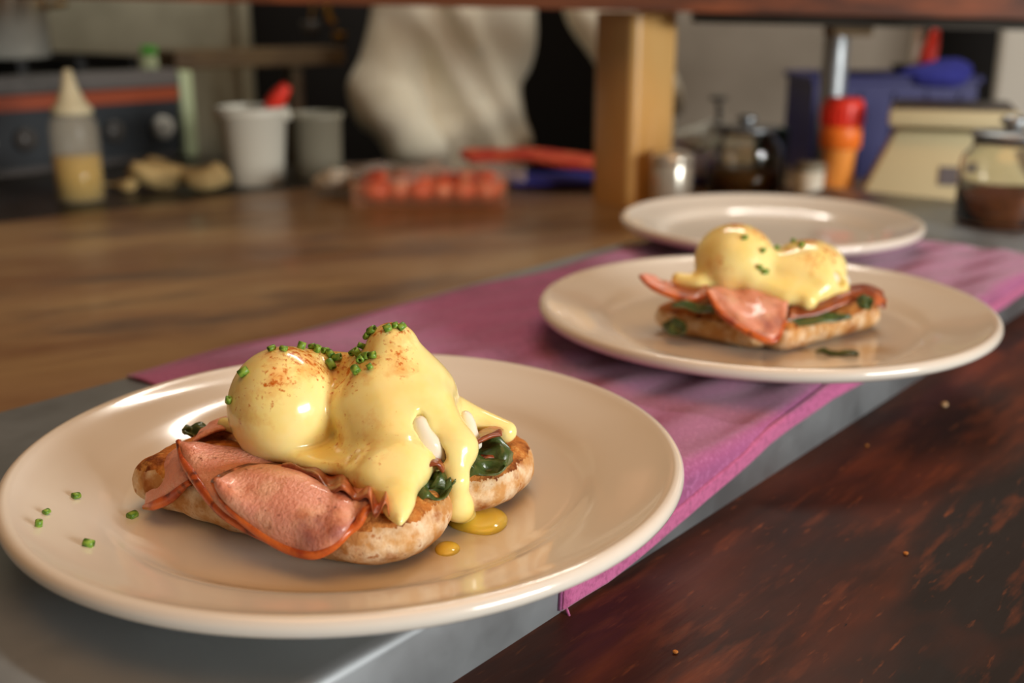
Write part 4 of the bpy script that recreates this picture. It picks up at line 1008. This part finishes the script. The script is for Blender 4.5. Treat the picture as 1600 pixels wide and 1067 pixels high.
# ------------------------------------------------------------------ person behind the counter
PX, PYY = -.088, 2.28
per = thing('person', 'person in a loose cream jacket standing behind the counter, elbows bent', 'person', (PX, PYY, -.9))
SL, SR = (PX-.085, PYY, .42), (PX+.155, PYY, .43)
EL, ER = (-.246, 2.20, .080), (.262, 2.18, .090)
WL, WR = (-.140, 2.02, -.055), (.225, 1.93, .035)
def body_f(X, Y, Z):
    def c(d, a, b, ra, rb, k): return smin(d, cap(X, Y, Z, a, b, ra, rb), k)
    d = ell(X, Y, Z, (PX, PYY+.01, .27), (.12, .09, .22))
    d = smin(d, ell(X, Y, Z, (PX, PYY+.01, .02), (.105, .09, .15)), .05)
    d = smin(d, ell(X, Y, Z, (PX, PYY+.01, -.10), (.125, .098, .12)), .05)
    d = c(d, SL, SR, .055, .055, .05)
    for s in (-1, 1):
        d = c(d, (PX+s*.085, PYY, -.10), (PX+s*.09, PYY-.01, -.46), .075, .052, .04)
        d = c(d, (PX+s*.09, PYY-.01, -.46), (PX+s*.09, PYY+.015, -.84), .050, .032, .03)
        d = c(d, (PX+s*.09, PYY+.02, -.865), (PX+s*.10, PYY-.14, -.875), .034, .026, .02)
    d = c(d, SL, EL, .050, .040, .03); d = c(d, EL, WL, .039, .026, .02)
    d = c(d, SR, ER, .050, .040, .03); d = c(d, ER, WR, .039, .026, .02)
    # neck and head, looking down at the work
    d = c(d, (PX, PYY, .44), (PX, PYY-.02, .53), .056, .05, .04)
    hc = np.array([PX, PYY-.045, .63])
    d = smin(d, ell(X, Y, Z, hc, (.074, .092, .105)), .03)
    d = smin(d, ell(X, Y, Z, hc+[0, -.05, -.065], (.045, .042, .04)), .03)
    d = c(d, hc+[0, -.092, .012], hc+[0, -.108, -.022], .009, .014, .012)
    for s in (-1, 1):
        d = smin(d, ell(X, Y, Z, hc+[s*.076, .008, -.005], (.010, .020, .030)), .008)
        d = smax(d, -ell(X, Y, Z, hc+[s*.031, -.094, .012], (.017, .012, .011)), .012)
    return d
def hand_f(w, dirx):
    w = np.array(w)
    def f(X, Y, Z):
        p0 = w+[dirx*.02, -.035, -.008]
        d = cap(X, Y, Z, w, p0, .022, .024, 1.5)
        d = smin(d, cap(X, Y, Z, p0, p0+[dirx*.012, -.03, -.004], .026, .026, 1.9), .015)
        for k in range(4):
            o = (k-1.5)*.0165
            b = p0+[dirx*.012+o, -.045, -.002]
            l = (.036, .042, .039, .030)[k if dirx > 0 else 3-k]
            m = b+[dirx*.005, -l*.8, .002]; e = m+[dirx*.002, -l*.45, -.016]
            d = smin(d, cap(X, Y, Z, b, m, .0088, .0080), .004); d = smin(d, cap(X, Y, Z, m, e, .0080, .0068), .003)
        tb = p0+[dirx*.026, -.005, -.002]
        d = smin(d, cap(X, Y, Z, tb, tb+[dirx*.026, -.026, -.004], .0110, .0095), .008)
        d = smin(d, cap(X, Y, Z, tb+[dirx*.026, -.026, -.004], tb+[dirx*.026, -.05, -.012], .0095, .0075), .004)
        return d
    return f
hL, hR = hand_f(WL, 1), hand_f(WR, -1)
V1 = nets(lambda X, Y, Z: smin(smin(body_f(X, Y, Z), hL(X, Y, Z), .012), hR(X, Y, Z), .012), (-.42, 1.76, -.905), (.30, 2.45, .76), .0095)
add('body', V1, M['skin'], per)
def sleeves(X, Y, Z, o):
    d = cap(X, Y, Z, SL, EL, .066+o, .058+o); d = smin(d, cap(X, Y, Z, EL, np.array(EL)*.25+np.array(WL)*.75, .058+o, .046+o), .03)
    d = smin(d, smin(cap(X, Y, Z, SR, ER, .066+o, .058+o), cap(X, Y, Z, ER, np.array(ER)*.25+np.array(WR)*.75, .058+o, .046+o), .03), .02)
    return d
def jacket_f(X, Y, Z):
    d = ell(X, Y, Z, (PX, PYY+.01, .27), (.136, .112, .25))
    d = smin(d, ell(X, Y, Z, (PX-.01, PYY+.01, .02), (.118, .112, .17)), .05)
    d = smin(d, cap(X, Y, Z, (PX, PYY+.01, .0), (PX, PYY+.01, -.14), .105, .125), .05)
    d = smin(d, cap(X, Y, Z, SL, SR, .070), .05)
    d = smin(d, cap(X, Y, Z, (PX, PYY, .44), (PX, PYY-.015, .50), .066, .062), .03)
    d = smin(d, sleeves(X, Y, Z, 0), .028)
    # slanting folds of loose cotton
    fold = np.sin((Z*30+X*46+Y*12)+2.2*np.sin(X*17+Z*9))*.0085+np.sin(Z*44-X*30+1.5*np.sin(Z*20))*.004
    d = d+fold+.003*wav(X, Y, Z, 40, 3)
    d = smax(d, -(Z+.16), .01); d = smax(d, Z-.50, .006)
    return d
add('jacket', nets(jacket_f, (-.44, 1.90, -.18), (.32, 2.46, .52), .0085), M['jacket'], per)
for k in range(5):
    z = .36-.09*k
    add('button', lathe([(.007, 0), (.007, .003), (0, .0035)], 12, (PX+.03, PYY-.118, z)), M['white_plastic'], per)
def trousers_f(X, Y, Z):
    d = ell(X, Y, Z, (PX, PYY+.01, -.12), (.142, .112, .13))
    for s in (-1, 1):
        d = smin(d, cap(X, Y, Z, (PX+s*.085, PYY, -.12), (PX+s*.09, PYY-.01, -.46), .088, .068), .03)
        d = smin(d, cap(X, Y, Z, (PX+s*.09, PYY-.01, -.46), (PX+s*.09, PYY+.012, -.83), .066, .056), .03)
    return smax(smax(d, Z+.05, .01), -(Z+.84), .006)
add('trousers', nets(trousers_f, (-.28, 2.1, -.86), (.12, 2.46, -.03), .011), M['trouser'], per)
hc = np.array([PX, PYY-.045, .63])
add('hair', nets(lambda X, Y, Z: smax(ell(X, Y, Z, hc+[0, .008, .01], (.081, .100, .110))+.002*wav(X, Y, Z, 120, 3), -(.55*(Y-hc[1])+.8*(Z-hc[2])-.012), .01), (-.2, 2.1, .5), (.03, 2.40, .78), .007), M['hair'], per)
for s in (-1, 1):
    add('eye', lathe([(0, -.010), (.007, -.007), (.010, 0), (.007, .007), (0, .010)], 16, tuple(hc+[s*.031, -.078, .012])), M['eye'], per)
    add('shoe', nets(lambda X, Y, Z: smax(smin(cap(X, Y, Z, (PX+s*.09, PYY+.02, -.865), (PX+s*.10, PYY-.15, -.872), .048, .042), cap(X, Y, Z, (PX+s*.09, PYY+.015, -.85), (PX+s*.09, PYY+.015, -.80), .045, .042), .02), -(Z+.899), .004),
                     (PX+s*.09-.08, PYY-.22, -.91), (PX+s*.09+.08, PYY+.09, -.74), .009), M['black'], per)
add('lips', ell and lathe([(0, -.006), (.012, -.003), (.016, 0), (.012, .003), (0, .006)], 14, tuple(hc+[0, -.0905, -.052]), 1, .4), M['lip'], per)
